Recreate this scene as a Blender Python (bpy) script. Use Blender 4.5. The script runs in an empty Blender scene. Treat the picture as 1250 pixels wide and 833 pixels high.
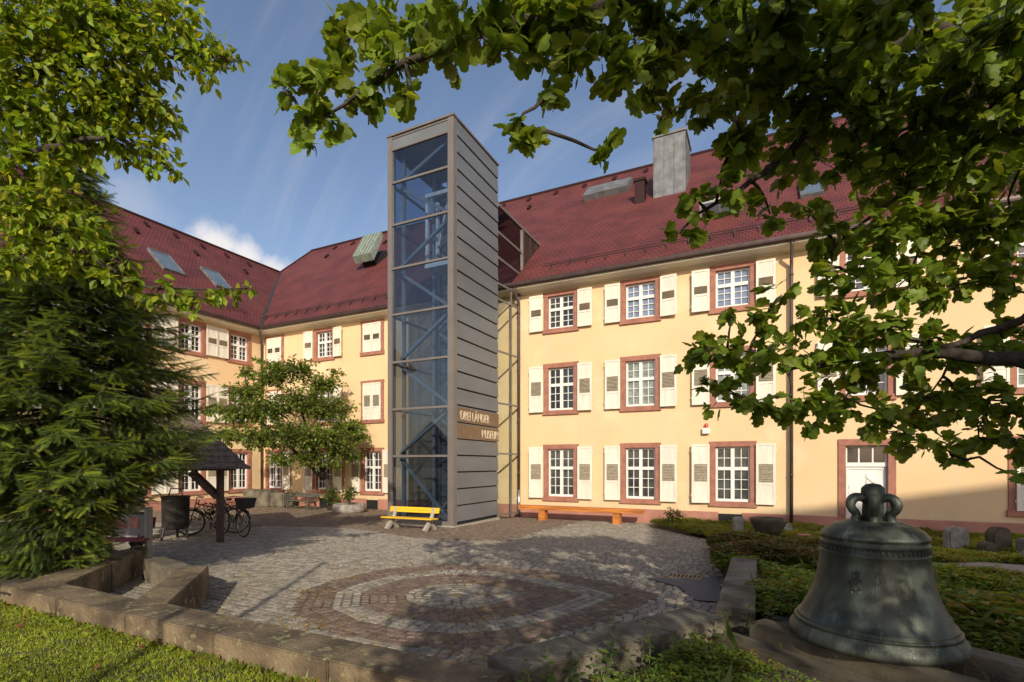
import bpy, bmesh, math, random
import numpy as np
from mathutils import Vector, Matrix
R_ = math.radians
random.seed(7); rng = np.random.default_rng(11)
C = bpy.context.scene.collection
scene = bpy.context.scene

# ---------------------------------------------------------------- camera, sky, sun, exposure
CAM = np.array([0.0, 0.0, 1.85]); YAW = R_(26)
RT = np.array([math.cos(YAW), math.sin(YAW), 0.0]); FW = np.array([-math.sin(YAW), math.cos(YAW), 0.0]); UP = np.array([0, 0, 1.0])
cd = bpy.data.cameras.new('camera'); cam = bpy.data.objects.new('camera', cd); C.objects.link(cam)
cam.location = CAM; cam.rotation_euler = (R_(90), 0, YAW)
cd.sensor_width = 36; cd.lens = 18.0; cd.shift_y = 0.1204; cd.clip_start = 0.05; cd.clip_end = 2000
scene.camera = cam
def at(u, v, d):            # a point at depth d metres along a sight line of the survey photograph
    return CAM + d * (RT * (u - 625) / 625 + FW + UP * (567 - v) / 625)

SUN_EL = 25.0; SUN_AZ = 150.0
w = bpy.data.worlds.new('World'); scene.world = w; w.use_nodes = True
nt = w.node_tree; nt.nodes.clear()
def N(t, k, **kw):
    n = t.nodes.new(k)
    for a, b in kw.items(): setattr(n, a, b)
    return n
def mathn(t, op, a, b=None, clamp=False):
    n = N(t, 'ShaderNodeMath', operation=op, use_clamp=clamp)
    for i, x in enumerate((a, b)):
        if x is None: continue
        if isinstance(x, (int, float)): n.inputs[i].default_value = x
        else: t.links.new(x, n.inputs[i])
    return n.outputs[0]
def mixc(t, fac, a, b, blend='MIX'):
    n = N(t, 'ShaderNodeMix', data_type='RGBA', blend_type=blend)
    for i, x in ((0, fac), (6, a), (7, b)):
        if isinstance(x, (int, float)): n.inputs[i].default_value = x
        elif isinstance(x, (tuple, list)): n.inputs[i].default_value = (*x[:3], 1)
        else: t.links.new(x, n.inputs[i])
    return n.outputs[2]
sky = N(nt, 'ShaderNodeTexSky', sky_type='NISHITA', sun_disc=False)
sky.sun_elevation = R_(SUN_EL); sky.sun_rotation = R_(SUN_AZ); sky.air_density = 1.0; sky.dust_density = 1.6; sky.ozone_density = 3.2
tc = N(nt, 'ShaderNodeTexCoord'); gen = tc.outputs['Generated']
def smooth(t, x, lo, hi):
    n = N(t, 'ShaderNodeMapRange', interpolation_type='SMOOTHSTEP')
    t.links.new(x, n.inputs[0]); n.inputs[1].default_value = lo; n.inputs[2].default_value = hi
    return n.outputs[0]
def dirv(u, v):
    d = RT * (u - 625) / 625 + FW + UP * (567 - v) / 625
    return tuple(d / np.linalg.norm(d))
nz = N(nt, 'ShaderNodeTexNoise'); nz.inputs['Scale'].default_value = 9; nz.inputs['Detail'].default_value = 9; nz.inputs['Roughness'].default_value = .58
nt.links.new(gen, nz.inputs['Vector'])
def near(u, v, r0, r1, k):      # a cumulus round one compass direction of the sky, ragged by noise
    dd = N(nt, 'ShaderNodeVectorMath', operation='DISTANCE'); nt.links.new(gen, dd.inputs[0]); dd.inputs[1].default_value = dirv(u, v)
    x = mathn(nt, 'ADD', dd.outputs['Value'], mathn(nt, 'MULTIPLY', mathn(nt, 'SUBTRACT', nz.outputs[0], .5), k))
    return smooth(nt, x, r1, r0)
c1 = mathn(nt, 'MAXIMUM', near(266, 300, .0, .042, .12), near(303, 318, .005, .045, .12))
c1 = mathn(nt, 'MAXIMUM', c1, near(335, 330, .01, .04, .1))
c2 = mathn(nt, 'MULTIPLY', near(165, 258, .0, .06, .14), .22)
mp = N(nt, 'ShaderNodeMapping'); mp.inputs['Rotation'].default_value = (0.3, .75, -.2); mp.inputs['Scale'].default_value = (1.2, 14, 1.6)
nt.links.new(gen, mp.inputs['Vector'])
nz2 = N(nt, 'ShaderNodeTexNoise'); nz2.inputs['Scale'].default_value = 2.2; nz2.inputs['Detail'].default_value = 7
nt.links.new(mp.outputs[0], nz2.inputs['Vector'])
ci = mathn(nt, 'MULTIPLY', smooth(nt, nz2.outputs[0], .42, .8), .13)
cl = mathn(nt, 'MAXIMUM', mathn(nt, 'MAXIMUM', c1, c2), ci)
col = mixc(nt, cl, mixc(nt, 1.0, sky.outputs[0], (1.2, 1.03, .94), 'MULTIPLY'), (5.6, 5.4, 5.4))
bg = N(nt, 'ShaderNodeBackground'); bg.inputs['Strength'].default_value = 0.15
nt.links.new(col, bg.inputs['Color'])
nt.links.new(bg.outputs[0], N(nt, 'ShaderNodeOutputWorld').inputs[0])
sd = bpy.data.lights.new('sun', 'SUN'); sun = bpy.data.objects.new('sun', sd); C.objects.link(sun)
sd.energy = 4.0; sd.angle = R_(0.53); sd.color = (1, .89, .72)
LD = Vector((-.5 * math.cos(R_(SUN_EL)), .866 * math.cos(R_(SUN_EL)), -math.sin(R_(SUN_EL))))
sun.rotation_euler = LD.to_track_quat('-Z', 'Y').to_euler(); sun.location = (10, -15, 20)
vs = scene.view_settings; vs.view_transform = 'Standard'; vs.look = 'None'; vs.gamma = 1; vs.exposure = 0.10; vs.use_curve_mapping = False
scene.cycles.max_bounces = 6; scene.cycles.transparent_max_bounces = 12; scene.cycles.use_denoising = True

# ---------------------------------------------------------------- materials
def principled(name):
    m = bpy.data.materials.new(name); m.use_nodes = True
    return m, m.node_tree, m.node_tree.nodes['Principled BSDF']
def mat(name, c, rough=.7, var=.15, scale=6, bump=.0, bscale=40, c2=None, metal=0, spec=.5, spots=None, stretch=None):
    m, t, p = principled(name)
    tx = N(t, 'ShaderNodeTexCoord').outputs['Object']
    if stretch:
        q = N(t, 'ShaderNodeMapping'); q.inputs['Scale'].default_value = stretch; t.links.new(tx, q.inputs[0]); tx = q.outputs[0]
    n = N(t, 'ShaderNodeTexNoise'); n.inputs['Scale'].default_value = scale; n.inputs['Detail'].default_value = 6; t.links.new(tx, n.inputs['Vector'])
    a = tuple(x * (1 - var) for x in c); b = tuple(min(1, x * (1 + var)) for x in (c2 or c))
    fac = smooth(t, n.outputs[0], .3, .7)
    col = mixc(t, fac, a, b)
    if spots:
        n3 = N(t, 'ShaderNodeTexNoise'); n3.inputs['Scale'].default_value = spots[1]; n3.inputs['Detail'].default_value = 5; n3.inputs['Roughness'].default_value = .7
        t.links.new(tx, n3.inputs['Vector'])
        col = mixc(t, smooth(t, n3.outputs[0], spots[2], spots[2] + .08), col, spots[0])
    t.links.new(col, p.inputs['Base Color'])
    p.inputs['Roughness'].default_value = rough; p.inputs['Metallic'].default_value = metal; p.inputs['Specular IOR Level'].default_value = spec
    if bump:
        n2 = N(t, 'ShaderNodeTexNoise'); n2.inputs['Scale'].default_value = bscale; n2.inputs['Detail'].default_value = 5; t.links.new(tx, n2.inputs['Vector'])
        bn = N(t, 'ShaderNodeBump'); bn.inputs['Strength'].default_value = bump; bn.inputs['Distance'].default_value = .02
        t.links.new(n2.outputs[0], bn.inputs['Height']); t.links.new(bn.outputs[0], p.inputs['Normal'])
    return m
def leafmat(name, transl=.35, rough=.45):
    m, t, p = principled(name)
    a = N(t, 'ShaderNodeVertexColor', layer_name='Col').outputs[0]
    t.links.new(a, p.inputs['Base Color']); p.inputs['Roughness'].default_value = rough; p.inputs['Specular IOR Level'].default_value = .35
    tr = N(t, 'ShaderNodeBsdfTranslucent'); t.links.new(mixc(t, .6, a, mixc(t, 1.0, a, (1.9, 1.6, .5), 'MULTIPLY')), tr.inputs[0])
    mx = N(t, 'ShaderNodeMixShader'); mx.inputs[0].default_value = transl
    t.links.new(p.outputs[0], mx.inputs[1]); t.links.new(tr.outputs[0], mx.inputs[2])
    t.links.new(mx.outputs[0], t.nodes['Material Output'].inputs[0])
    return m
def colmat(name, rough=.8, bump=.3, bscale=60):
    m, t, p = principled(name)
    a = N(t, 'ShaderNodeVertexColor', layer_name='Col').outputs[0]
    tx = N(t, 'ShaderNodeTexCoord').outputs['Object']
    n = N(t, 'ShaderNodeTexNoise'); n.inputs['Scale'].default_value = bscale; n.inputs['Detail'].default_value = 4; t.links.new(tx, n.inputs['Vector'])
    t.links.new(mixc(t, 1.0, a, mixc(t, n.outputs[0], (.65, .65, .65), (1.35, 1.35, 1.35)), 'MULTIPLY'), p.inputs['Base Color'])
    p.inputs['Roughness'].default_value = rough
    bn = N(t, 'ShaderNodeBump'); bn.inputs['Strength'].default_value = bump; bn.inputs['Distance'].default_value = .01
    t.links.new(n.outputs[0], bn.inputs['Height']); t.links.new(bn.outputs[0], p.inputs['Normal'])
    return m
def roofmat():
    m, t, p = principled('roof_tiles')
    uv = N(t, 'ShaderNodeUVMap').outputs[0]
    br = N(t, 'ShaderNodeTexBrick'); t.links.new(uv, br.inputs['Vector'])
    br.offset = .5; br.inputs['Scale'].default_value = 1; br.inputs['Brick Width'].default_value = .18; br.inputs['Row Height'].default_value = .165
    br.inputs['Mortar Size'].default_value = .012; br.inputs['Mortar Smooth'].default_value = .3; br.inputs['Bias'].default_value = -.1
    br.inputs['Color1'].default_value = (.155, .044, .040, 1); br.inputs['Color2'].default_value = (.128, .038, .035, 1); br.inputs['Mortar'].default_value = (.03, .011, .010, 1)
    n = N(t, 'ShaderNodeTexNoise'); n.inputs['Scale'].default_value = .9; n.inputs['Detail'].default_value = 6; t.links.new(uv, n.inputs['Vector'])
    col = mixc(t, 1.0, br.outputs[0], mixc(t, smooth(t, n.outputs[0], .3, .7), (.8, .8, .85), (1.2, 1.15, 1.1)), 'MULTIPLY')
    t.links.new(col, p.inputs['Base Color']); p.inputs['Roughness'].default_value = .62; p.inputs['Specular IOR Level'].default_value = .25
    n5 = N(t, 'ShaderNodeTexNoise'); n5.inputs['Scale'].default_value = .22; n5.inputs['Detail'].default_value = 7; t.links.new(uv, n5.inputs['Vector'])
    t.links.new(mixc(t, mathn(t, 'MULTIPLY', smooth(t, n5.outputs[0], .5, .7), .25), col, (.18, .062, .038)), p.inputs['Base Color'])
    sx = N(t, 'ShaderNodeSeparateXYZ'); t.links.new(uv, sx.inputs[0])
    saw = mathn(t, 'SUBTRACT', 1.0, mathn(t, 'FRACT', mathn(t, 'DIVIDE', sx.outputs[1], .165)))
    h = mathn(t, 'SUBTRACT', saw, mathn(t, 'MULTIPLY', br.outputs['Fac'], .6))
    bn = N(t, 'ShaderNodeBump'); bn.inputs['Strength'].default_value = .7; bn.inputs['Distance'].default_value = .02
    t.links.new(h, bn.inputs['Height']); t.links.new(bn.outputs[0], p.inputs['Normal'])
    return m
def glassmat(name, tint, refl=.18, rough=.01):
    m, t, p = principled(name); t.nodes.remove(p)
    tr = N(t, 'ShaderNodeBsdfTransparent'); tr.inputs[0].default_value = (*tint, 1)
    gl = N(t, 'ShaderNodeBsdfGlossy'); gl.inputs['Roughness'].default_value = rough; gl.inputs[0].default_value = (.9, .93, .97, 1)
    fr = N(t, 'ShaderNodeFresnel'); ge = N(t, 'ShaderNodeNewGeometry').outputs['Backfacing']; t.links.new(mathn(t, 'ADD', 1.35, mathn(t, 'MULTIPLY', ge, 1 / 1.35 - 1.35)), fr.inputs[0])   # a thin pane: the same reflection from both sides
    mx = N(t, 'ShaderNodeMixShader'); t.links.new(mathn(t, 'ADD', fr.outputs[0], refl, True), mx.inputs[0])
    t.links.new(tr.outputs[0], mx.inputs[1]); t.links.new(gl.outputs[0], mx.inputs[2])
    t.links.new(mx.outputs[0], t.nodes['Material Output'].inputs[0])
    return m
def plaster():
    m, t, p = principled('yellow_plaster')
    tx = N(t, 'ShaderNodeTexCoord').outputs['Object']
    def nse(s, d=6, mapv=None):
        n = N(t, 'ShaderNodeTexNoise'); n.inputs['Scale'].default_value = s; n.inputs['Detail'].default_value = d
        v = tx
        if mapv:
            q = N(t, 'ShaderNodeMapping'); q.inputs['Scale'].default_value = mapv; t.links.new(tx, q.inputs[0]); v = q.outputs[0]
        t.links.new(v, n.inputs['Vector']); return n.outputs[0]
    c = mixc(t, smooth(t, nse(.45), .3, .7), (.71, .505, .285), (.755, .56, .325))
    c = mixc(t, mathn(t, 'MULTIPLY', smooth(t, nse(1.5, 9, (1.8, 1.8, .22)), .5, .74), .5), c, (.62, .50, .33))       # rain streaks
    c = mixc(t, mathn(t, 'MULTIPLY', smooth(t, nse(.7, 8), .56, .7), .35), c, (.80, .69, .47))                       # faded areas
    vo = N(t, 'ShaderNodeTexVoronoi', distance='CHEBYCHEV'); vo.inputs['Scale'].default_value = .55; t.links.new(tx, vo.inputs['Vector'])
    vs_ = N(t, 'ShaderNodeSeparateColor'); t.links.new(vo.outputs['Color'], vs_.inputs[0])
    c = mixc(t, mathn(t, 'MULTIPLY', smooth(t, vs_.outputs[0], .80, .82), .22), c, (.83, .70, .47))                  # patched render
    sz_ = N(t, 'ShaderNodeSeparateXYZ'); t.links.new(tx, sz_.inputs[0])
    base = mathn(t, 'MULTIPLY', smooth(t, mathn(t, 'ADD', sz_.outputs[2], mathn(t, 'MULTIPLY', nse(3), .9)), 1.25, .65), .45)
    c = mixc(t, base, c, (.56, .44, .29))                                                                            # splash dirt at the foot
    c = mixc(t, mathn(t, 'MULTIPLY', smooth(t, nse(14, 4), .62, .75), .2), c, (.55, .43, .27))
    t.links.new(c, p.inputs['Base Color']); p.inputs['Roughness'].default_value = .9; p.inputs['Specular IOR Level'].default_value = .15
    bn = N(t, 'ShaderNodeBump'); bn.inputs['Strength'].default_value = .25; bn.inputs['Distance'].default_value = .01
    t.links.new(nse(35), bn.inputs['Height']); t.links.new(bn.outputs[0], p.inputs['Normal'])
    return m
M = dict(
    plaster=plaster(), roof=roofmat(),
    plinth=mat('plinth_paint', (.40, .185, .135), .85, .12, 2, .2, 30),
    redstone=mat('red_sandstone', (.34, .148, .10), .85, .16, 5, .3, 40),
    cream=mat('cream_paint', (.74, .68, .56), .6, .05, 2),
    white=mat('white_paint', (.76, .75, .71), .5, .05, 3),
    shutter=mat('shutter_paint', (.73, .69, .58), .6, .08, 2, .1, 60, spots=((.52, .45, .33), 7, .64), stretch=(3, 3, .6)),
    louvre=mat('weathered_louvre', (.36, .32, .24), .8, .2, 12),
    pane=mat('window_glass', (.018, .022, .026), .06, .3, 1.2, spec=.8),
    curtain=mat('curtained_glass', (.22, .25, .22), .12, .35, 7, spec=.8),
    smoky=mat('dusty_glass', (.06, .065, .06), .1, .5, 2.5, spec=.7),
    blind=mat('glass_before_blinds', (.17, .22, .32), .1, .2, 3, spec=.8),
    gutter=mat('gutter_metal', (.07, .045, .04), .45, .2, 4, metal=.4),
    pipe=mat('brown_pipe', (.075, .05, .045), .5, .2, 4),
    zinc=mat('zinc_cladding', (.155, .168, .178), .5, .09, 1.1, .04, 12, metal=.15, stretch=(1, .5, 1.6)),
    steel=mat('taupe_steel', (.185, .165, .15), .42, .07, 2, metal=.2),
    darkgap=mat('dark_joint', (.012, .012, .012), .8),
    brace=mat('pale_steel', (.27, .30, .30), .4, .1, 2, metal=.2),
    interior=mat('shaft_wall', (.10, .115, .125), .7, .2, 1.2),
    glass=glassmat('blue_shaft_glass', (.40, .48, .60), .085),
    tintglass=glassmat('tinted_side_glass', (.42, .48, .54), .02),  # dark tint imitates the dark reflections in the lower panes
    sideglass=glassmat('clear_side_glass', (.84, .89, .87), .0),
    sign=mat('bronze_plate', (.20, .135, .085), .5, .1, 3, metal=.3),
    letter=mat('pale_letters', (.62, .54, .40), .45, .05, 3, metal=.2),
    lead=mat('lead_sheet', (.165, .172, .175), .55, .25, 3, .1, 15, metal=.3),
    copper=mat('patina_sheet', (.20, .25, .21), .6, .25, 6),
    skyglass=mat('skylight_glass', (.10, .14, .18), .05, .1, 2, spec=1.0),
    sandstone=mat('weathered_sandstone', (.098, .07, .042), .95, .35, 2.2, .9, 28, c2=(.155, .115, .068), spots=((.235, .225, .11), 8, .56)),
    kerb=mat('grey_brown_stone', (.10, .085, .06), .95, .35, 2.5, .9, 28, c2=(.155, .135, .10), spots=((.18, .18, .11), 8, .57)),
    stone=mat('grey_stone', (.27, .245, .21), .9, .25, 6, .5, 40, spots=((.17, .17, .13), 7, .6)),
    mossstone=mat('mossy_stone', (.078, .064, .04), .95, .35, 4, .25, 60, spots=((.20, .18, .06), 5, .6)),
    yellow=mat('yellow_plank', (.74, .44, .015), .6, .18, 4, .3, 30, spots=((.45, .30, .10), 16, .66), stretch=(.25, 3, 3)),
    concrete=mat('concrete_leg', (.36, .33, .28), .9, .12, 8, .3, 60),
    orange=mat('orange_wood', (.42, .135, .025), .65, .3, 5, .3, 30, c2=(.50, .18, .03), spots=((.24, .12, .05), 9, .62), stretch=(.2, 3, 3)),
    greywood=mat('grey_wood', (.085, .078, .06), .8, .25, 8, .2, 40),
    redwood=mat('red_plank', (.26, .045, .065), .6, .15, 6),
    darkwood=mat('dark_timber', (.075, .045, .035), .8, .3, 8, .3, 40),
    shingle=mat('wood_shingles', (.115, .085, .064), .9, .35, 14, .6, 24),
    bronze=mat('bell_bronze', (.055, .063, .05), .5, .3, 3, .25, 40, c2=(.082, .094, .075), metal=.4, spots=((.12, .142, .115), 5, .57), stretch=(2.2, 2.2, .6)),
    darkmetal=mat('dark_metal', (.06, .055, .05), .55, .3, 6, .1, 20, metal=.5),
    black=mat('black_rubber', (.018, .018, .018), .6),
    chrome=mat('bare_metal', (.5, .5, .5), .3, .05, 3, metal=.9),
    grate=mat('rusty_grate', (.30, .19, .10), .7, .25, 20),
    bark=mat('bark', (.05, .038, .03), .95, .35, 14, .8, 30),
    soil=mat('soil', (.055, .04, .028), 1, .4, 7, .8, 30, c2=(.075, .06, .04)),
    earth=mat('turf_soil', (.05, .06, .022), 1, .4, 5, .8, 30),
    sandjoint=mat('sand_joint', (.105, .085, .055), 1, .4, 3, .6, 50, c2=(.15, .12, .06), spots=((.10, .105, .035), 1.7, .6)),
    asphalt=mat('asphalt', (.13, .125, .12), .9, .12, 20, .4, 90),
    gravel=mat('pale_gravel', (.30, .25, .21), .95, .3, 40, .8, 60),
    print=mat('printed_panel', (.20, .195, .18), .5, .1, 2), printred=mat('printed_picture', (.42, .16, .10), .5, .3, 9),
    leaf=leafmat('leaf', .45), needle=leafmat('needle', .2, .55), blade=leafmat('blade', .3), cobble=colmat('cobble'),
)

# ---------------------------------------------------------------- builders
def tag(o, label=None, cat=None, group=None, kind=None):
    if label: o['label'] = label
    if cat: o['category'] = cat
    if group: o['group'] = group
    if kind: o['kind'] = kind
    return o
def thing(name, loc, label, cat, group=None):
    o = bpy.data.objects.new(name, None); C.objects.link(o); o.location = loc; o.empty_display_size = .1
    return tag(o, label, cat, group)
def link(name, me, parent=None):
    o = bpy.data.objects.new(name, me); C.objects.link(o)
    if parent is not None:
        o.parent = parent
        if parent.type == 'EMPTY':
            o.matrix_parent_inverse = (Matrix.Translation(parent.location) @ parent.rotation_euler.to_matrix().to_4x4()).inverted()
    return o
class MB:
    def __init__(s, tf=None): s.v = []; s.f = []; s.tf = tf
    def P(s, p):
        s.v.append(tuple(s.tf(*p)) if s.tf else tuple(p)); return len(s.v) - 1
    def poly(s, pts): s.f.append([s.P(p) for p in pts]); return s
    def box(s, a0, a1, b0, b1, c0, c1):
        i = [s.P(p) for p in ((a0, b0, c0), (a1, b0, c0), (a1, b1, c0), (a0, b1, c0), (a0, b0, c1), (a1, b0, c1), (a1, b1, c1), (a0, b1, c1))]
        for q in ((0, 3, 2, 1), (4, 5, 6, 7), (0, 1, 5, 4), (1, 2, 6, 5), (2, 3, 7, 6), (3, 0, 4, 7)): s.f.append([i[k] for k in q])
        return s
    def hexa(s, lo, hi):       # two matching loops joined into a closed solid
        a = [s.P(p) for p in lo]; b = [s.P(p) for p in hi]; n = len(a)
        s.f.append(a[::-1]); s.f.append(b)
        for k in range(n): s.f.append([a[k], a[(k + 1) % n], b[(k + 1) % n], b[k]])
        return s
    def prism(s, pts, z0, z1): return s.hexa([(x, y, z0) for x, y in pts], [(x, y, z1) for x, y in pts])
    def bar(s, p, q, w, h, upv=(0, 0, 1)):
        p, q = Vector(p), Vector(q); d = (q - p).normalized(); sx = d.cross(Vector(upv))
        if sx.length < 1e-4: sx = d.cross(Vector((1, 0, 0)))
        sx.normalize(); sy = sx.cross(d)
        c = [(-w / 2, -h / 2), (w / 2, -h / 2), (w / 2, h / 2), (-w / 2, h / 2)]
        return s.hexa([tuple(p + sx * a + sy * b) for a, b in c], [tuple(q + sx * a + sy * b) for a, b in c])
    def tube(s, pts, r, n=8, cap=True):
        pts = [Vector(p) for p in pts]; m = len(pts)
        rr = r if isinstance(r, (list, tuple)) else [r] * m
        prev = None; rings = []
        for k, p in enumerate(pts):
            d = (pts[min(k + 1, m - 1)] - pts[max(k - 1, 0)])
            if d.length < 1e-9: d = Vector((0, 0, 1))
            d.normalize()
            if prev is None:
                a = d.cross(Vector((0, 0, 1)))
                if a.length < 1e-3: a = d.cross(Vector((1, 0, 0)))
            else: a = prev - d * prev.dot(d)
            a.normalize(); b = d.cross(a); prev = a
            rings.append([s.P(p + (a * math.cos(t) + b * math.sin(t)) * rr[k]) for t in (2 * math.pi * i / n for i in range(n))])
        for k in range(m - 1):
            A, B = rings[k], rings[k + 1]
            for i in range(n): s.f.append([A[i], A[(i + 1) % n], B[(i + 1) % n], B[i]])
        if cap: s.f.append(rings[0][::-1]); s.f.append(rings[-1])
        return s
    def lathe(s, prof, c=(0, 0, 0), n=32, wob=0):
        rings = [[s.P((c[0] + r * math.cos(t), c[1] + r * math.sin(t), c[2] + z)) for t in (2 * math.pi * i / n for i in range(n))] for r, z in prof]
        for A, B in zip(rings, rings[1:]):
            for i in range(n): s.f.append([A[i], A[(i + 1) % n], B[(i + 1) % n], B[i]])
        return s
    def ring(s, c, R, r, axis, n=24, m=6):       # a hoop
        ax = Vector(axis).normalized(); a = ax.cross(Vector((0, 0, 1)))
        if a.length < 1e-3: a = Vector((1, 0, 0))
        a.normalize(); b = ax.cross(a); c = Vector(c)
        rings = []
        for i in range(n):
            t = 2 * math.pi * i / n; d = a * math.cos(t) + b * math.sin(t)
            rings.append([s.P(c + d * (R + r * math.cos(k)) + ax * r * math.sin(k)) for k in (2 * math.pi * j / m for j in range(m))])
        for i in range(n):
            A, B = rings[i], rings[(i + 1) % n]
            for j in range(m): s.f.append([A[j], A[(j + 1) % m], B[(j + 1) % m], B[j]])
        return s
    def build(s, name, m, parent=None, bevel=0, smooth=False, rough=0, sub=0):
        me = bpy.data.meshes.new(name); me.from_pydata(s.v, [], s.f)
        bm = bmesh.new(); bm.from_mesh(me)
        bmesh.ops.recalc_face_normals(bm, faces=bm.faces)
        if sub:
            bmesh.ops.triangulate(bm, faces=[f for f in bm.faces if len(f.verts) > 4])
            for _ in range(sub): bmesh.ops.subdivide_edges(bm, edges=[e for e in bm.edges if e.calc_length() > rough * 6], cuts=1, use_grid_fill=True)
        if bevel:
            bmesh.ops.bevel(bm, geom=[e for e in bm.edges if e.is_manifold and e.calc_face_angle(0) > .5], offset=bevel, segments=2, affect='EDGES', clamp_overlap=True)
        if rough:
            for v in bm.verts: v.co += Vector([random.uniform(-rough, rough) for _ in range(3)])
        bm.to_mesh(me); bm.free()
        if smooth: me.shade_smooth() if hasattr(me, 'shade_smooth') else [setattr(p, 'use_smooth', True) for p in me.polygons]
        for k in (m if isinstance(m, (list, tuple)) else [m]): me.materials.append(M[k])
        return link(name, me, parent)
def npmesh(name, verts, faces, m, col=None, parent=None, smooth=False):
    me = bpy.data.meshes.new(name)
    me.from_pydata(np.asarray(verts, dtype=np.float32).reshape(-1, 3), [], np.asarray(faces))
    if col is not None:
        a = me.color_attributes.new('Col', 'FLOAT_COLOR', 'POINT')
        a.data.foreach_set('color', np.hstack([np.asarray(col, dtype=np.float32), np.ones((len(col), 1), np.float32)]).ravel())
    if smooth: me.shade_smooth()
    me.materials.append(M[m]); me.update()
    return link(name, me, parent)
def nrm(a): return a / np.maximum(np.linalg.norm(a, axis=-1, keepdims=True), 1e-9)
def frames(Y, Z):
    Y = nrm(Y); X = nrm(np.cross(Y, Z)); return X, Y, np.cross(X, Y)
def scatter(T, F, pos, X, Y, Z, size, col, jit=.12):
    T = np.asarray(T, float); F = np.asarray(F); n, k = len(pos), len(T)
    size = np.broadcast_to(np.asarray(size, float).reshape(-1, 1, 1), (n, 1, 1))
    V = pos[:, None, :] + size * (T[None, :, 0:1] * X[:, None, :] + T[None, :, 1:2] * Y[:, None, :] + T[None, :, 2:3] * Z[:, None, :])
    FF = (F[None] + (np.arange(n) * k)[:, None, None]).reshape(-1, F.shape[1])
    cc = np.repeat(np.asarray(col)[:, None, :], k, 1).reshape(-1, 3)
    return V.reshape(-1, 3), FF, cc
def join(parts):
    vs, fs, cs = [], [], []; o = 0
    for v, f, c in parts: vs.append(v); fs.append(f + o); cs.append(c); o += len(v)
    return np.vstack(vs), np.vstack(fs), np.vstack(cs)
half = [(.0, .0), (.16, -.10), (.34, -.08), (.47, .06), (.50, .20), (.44, .31), (.53, .40), (.52, .54), (.42, .64), (.28, .66), (.27, .78), (.20, .93)]
mo = half + [(0, 1.0)] + [(-x, y) for x, y in half[:0:-1]]
MAPLE = [(0, .38, .03)] + [(x, y, -.10 * abs(x) - .13 * y * y) for x, y in mo]
MAPLE_F = [(0, i, i % len(mo) + 1) for i in range(1, len(mo) + 1)]
OVAL = [(0, 0, 0), (.22, .25, .05), (.27, .55, .05), (0, 1, -.1), (-.27, .55, .05), (-.22, .25, .05), (0, .5, -.01)]
OVAL_F = [(6, 0, 1), (6, 1, 2), (6, 2, 3), (6, 3, 4), (6, 4, 5), (6, 5, 0)]
def leafcols(n, base, var=.3, alt=None, altp=.1):
    c = np.asarray(base)[None] * (1 + var * rng.uniform(-1, 1, (n, 1))) * (1 + .1 * rng.uniform(-1, 1, (n, 3)))
    if alt is not None:
        k = rng.random(n) < altp; c[k] = np.asarray(alt)[None] * (1 + .2 * rng.uniform(-1, 1, (k.sum(), 1)))
    return c

# ---------------------------------------------------------------- ground, plaza, beds
def zg(x, y): return 0.0 if y < 10 else -.13 * (y - 10) / 7.6
def inpoly(px, py, poly):
    r = np.zeros(px.shape, bool); j = len(poly) - 1
    for i in range(len(poly)):
        xi, yi = poly[i]; xj, yj = poly[j]
        r ^= ((yi > py) != (yj > py)) & (px < (xj - xi) * (py - yi) / (yj - yi + 1e-12) + xi); j = i
    return r
def sheet(name, m, x0, x1, y0, y1, step, zf, inside=None, noise=0):
    xs = np.arange(x0, x1 + step / 2, step); ys = np.arange(y0, y1 + step / 2, step); nx, ny = len(xs), len(ys)
    X, Y = np.meshgrid(xs, ys); Z = zf(X, Y) + noise * rng.uniform(-1, 1, X.shape)
    v = np.stack([X, Y, Z], -1).reshape(-1, 3)
    i = np.arange((ny - 1) * (nx - 1)); a = i // (nx - 1) * nx + i % (nx - 1)
    f = np.stack([a, a + 1, a + nx + 1, a + nx], 1)
    if inside is not None:
        c = v[f].mean(1); f = f[inside(c[:, 0], c[:, 1])]
    return tag(npmesh(name, v, f, m, None, None, True), kind='structure')
g = MB(); g.poly([(-600, -600, -.25), (600, -600, -.25), (600, 600, -.25), (-600, 600, -.25)]); tag(g.build('ground', 'earth'), kind='structure')
ZG = lambda X, Y: np.where(Y < 10, 0, -.13 * (Y - 10) / 7.6)
BED = [(-.05, 8.62), (-.05, 5.55), (-.45, 4.62), (-1.35, 3.05), (-1.75, 2.5), (-1.75, -3), (14, -3), (14, 17.6), (-3.2, 17.6), (-3.05, 16.2), (-1.25, 14.0), (-.98, 12.2), (-.5, 8.62)]
def zbed(X, Y): return np.interp(Y, [0, 5, 9, 15], [.27, .27, .13, -.03])
PLAZA_R = [(-3.05, 16.2), (-1.25, 14.0), (-.98, 12.2), (-.5, 8.62), (-.42, 5.6)]
tag(sheet('paving_bed', 'sandjoint', -24, -.2, 3.0, 17.6, .2, lambda X, Y: ZG(X, Y) - .012), kind='structure')
sheet('planting_bed', 'soil', -1.8, 14, -3, 17.6, .12, zbed, lambda x, y: inpoly(x, y, BED), .02)
sheet('lawn', 'earth', -14, -1.75, -6, 2.8, .12, lambda X, Y: .22 + 0 * X, None, .012)
SOILP = [(-7.7, 2.76), (-9.5, 4.75), (-9.9, 4.95), (-16, 4.95), (-16, 2.76)]
sheet('spruce_bed', 'soil', -16, -7.4, 2.7, 6.7, .15, lambda X, Y: .36 + 0 * X, lambda x, y: inpoly(x, y, SOILP), .03)
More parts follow.
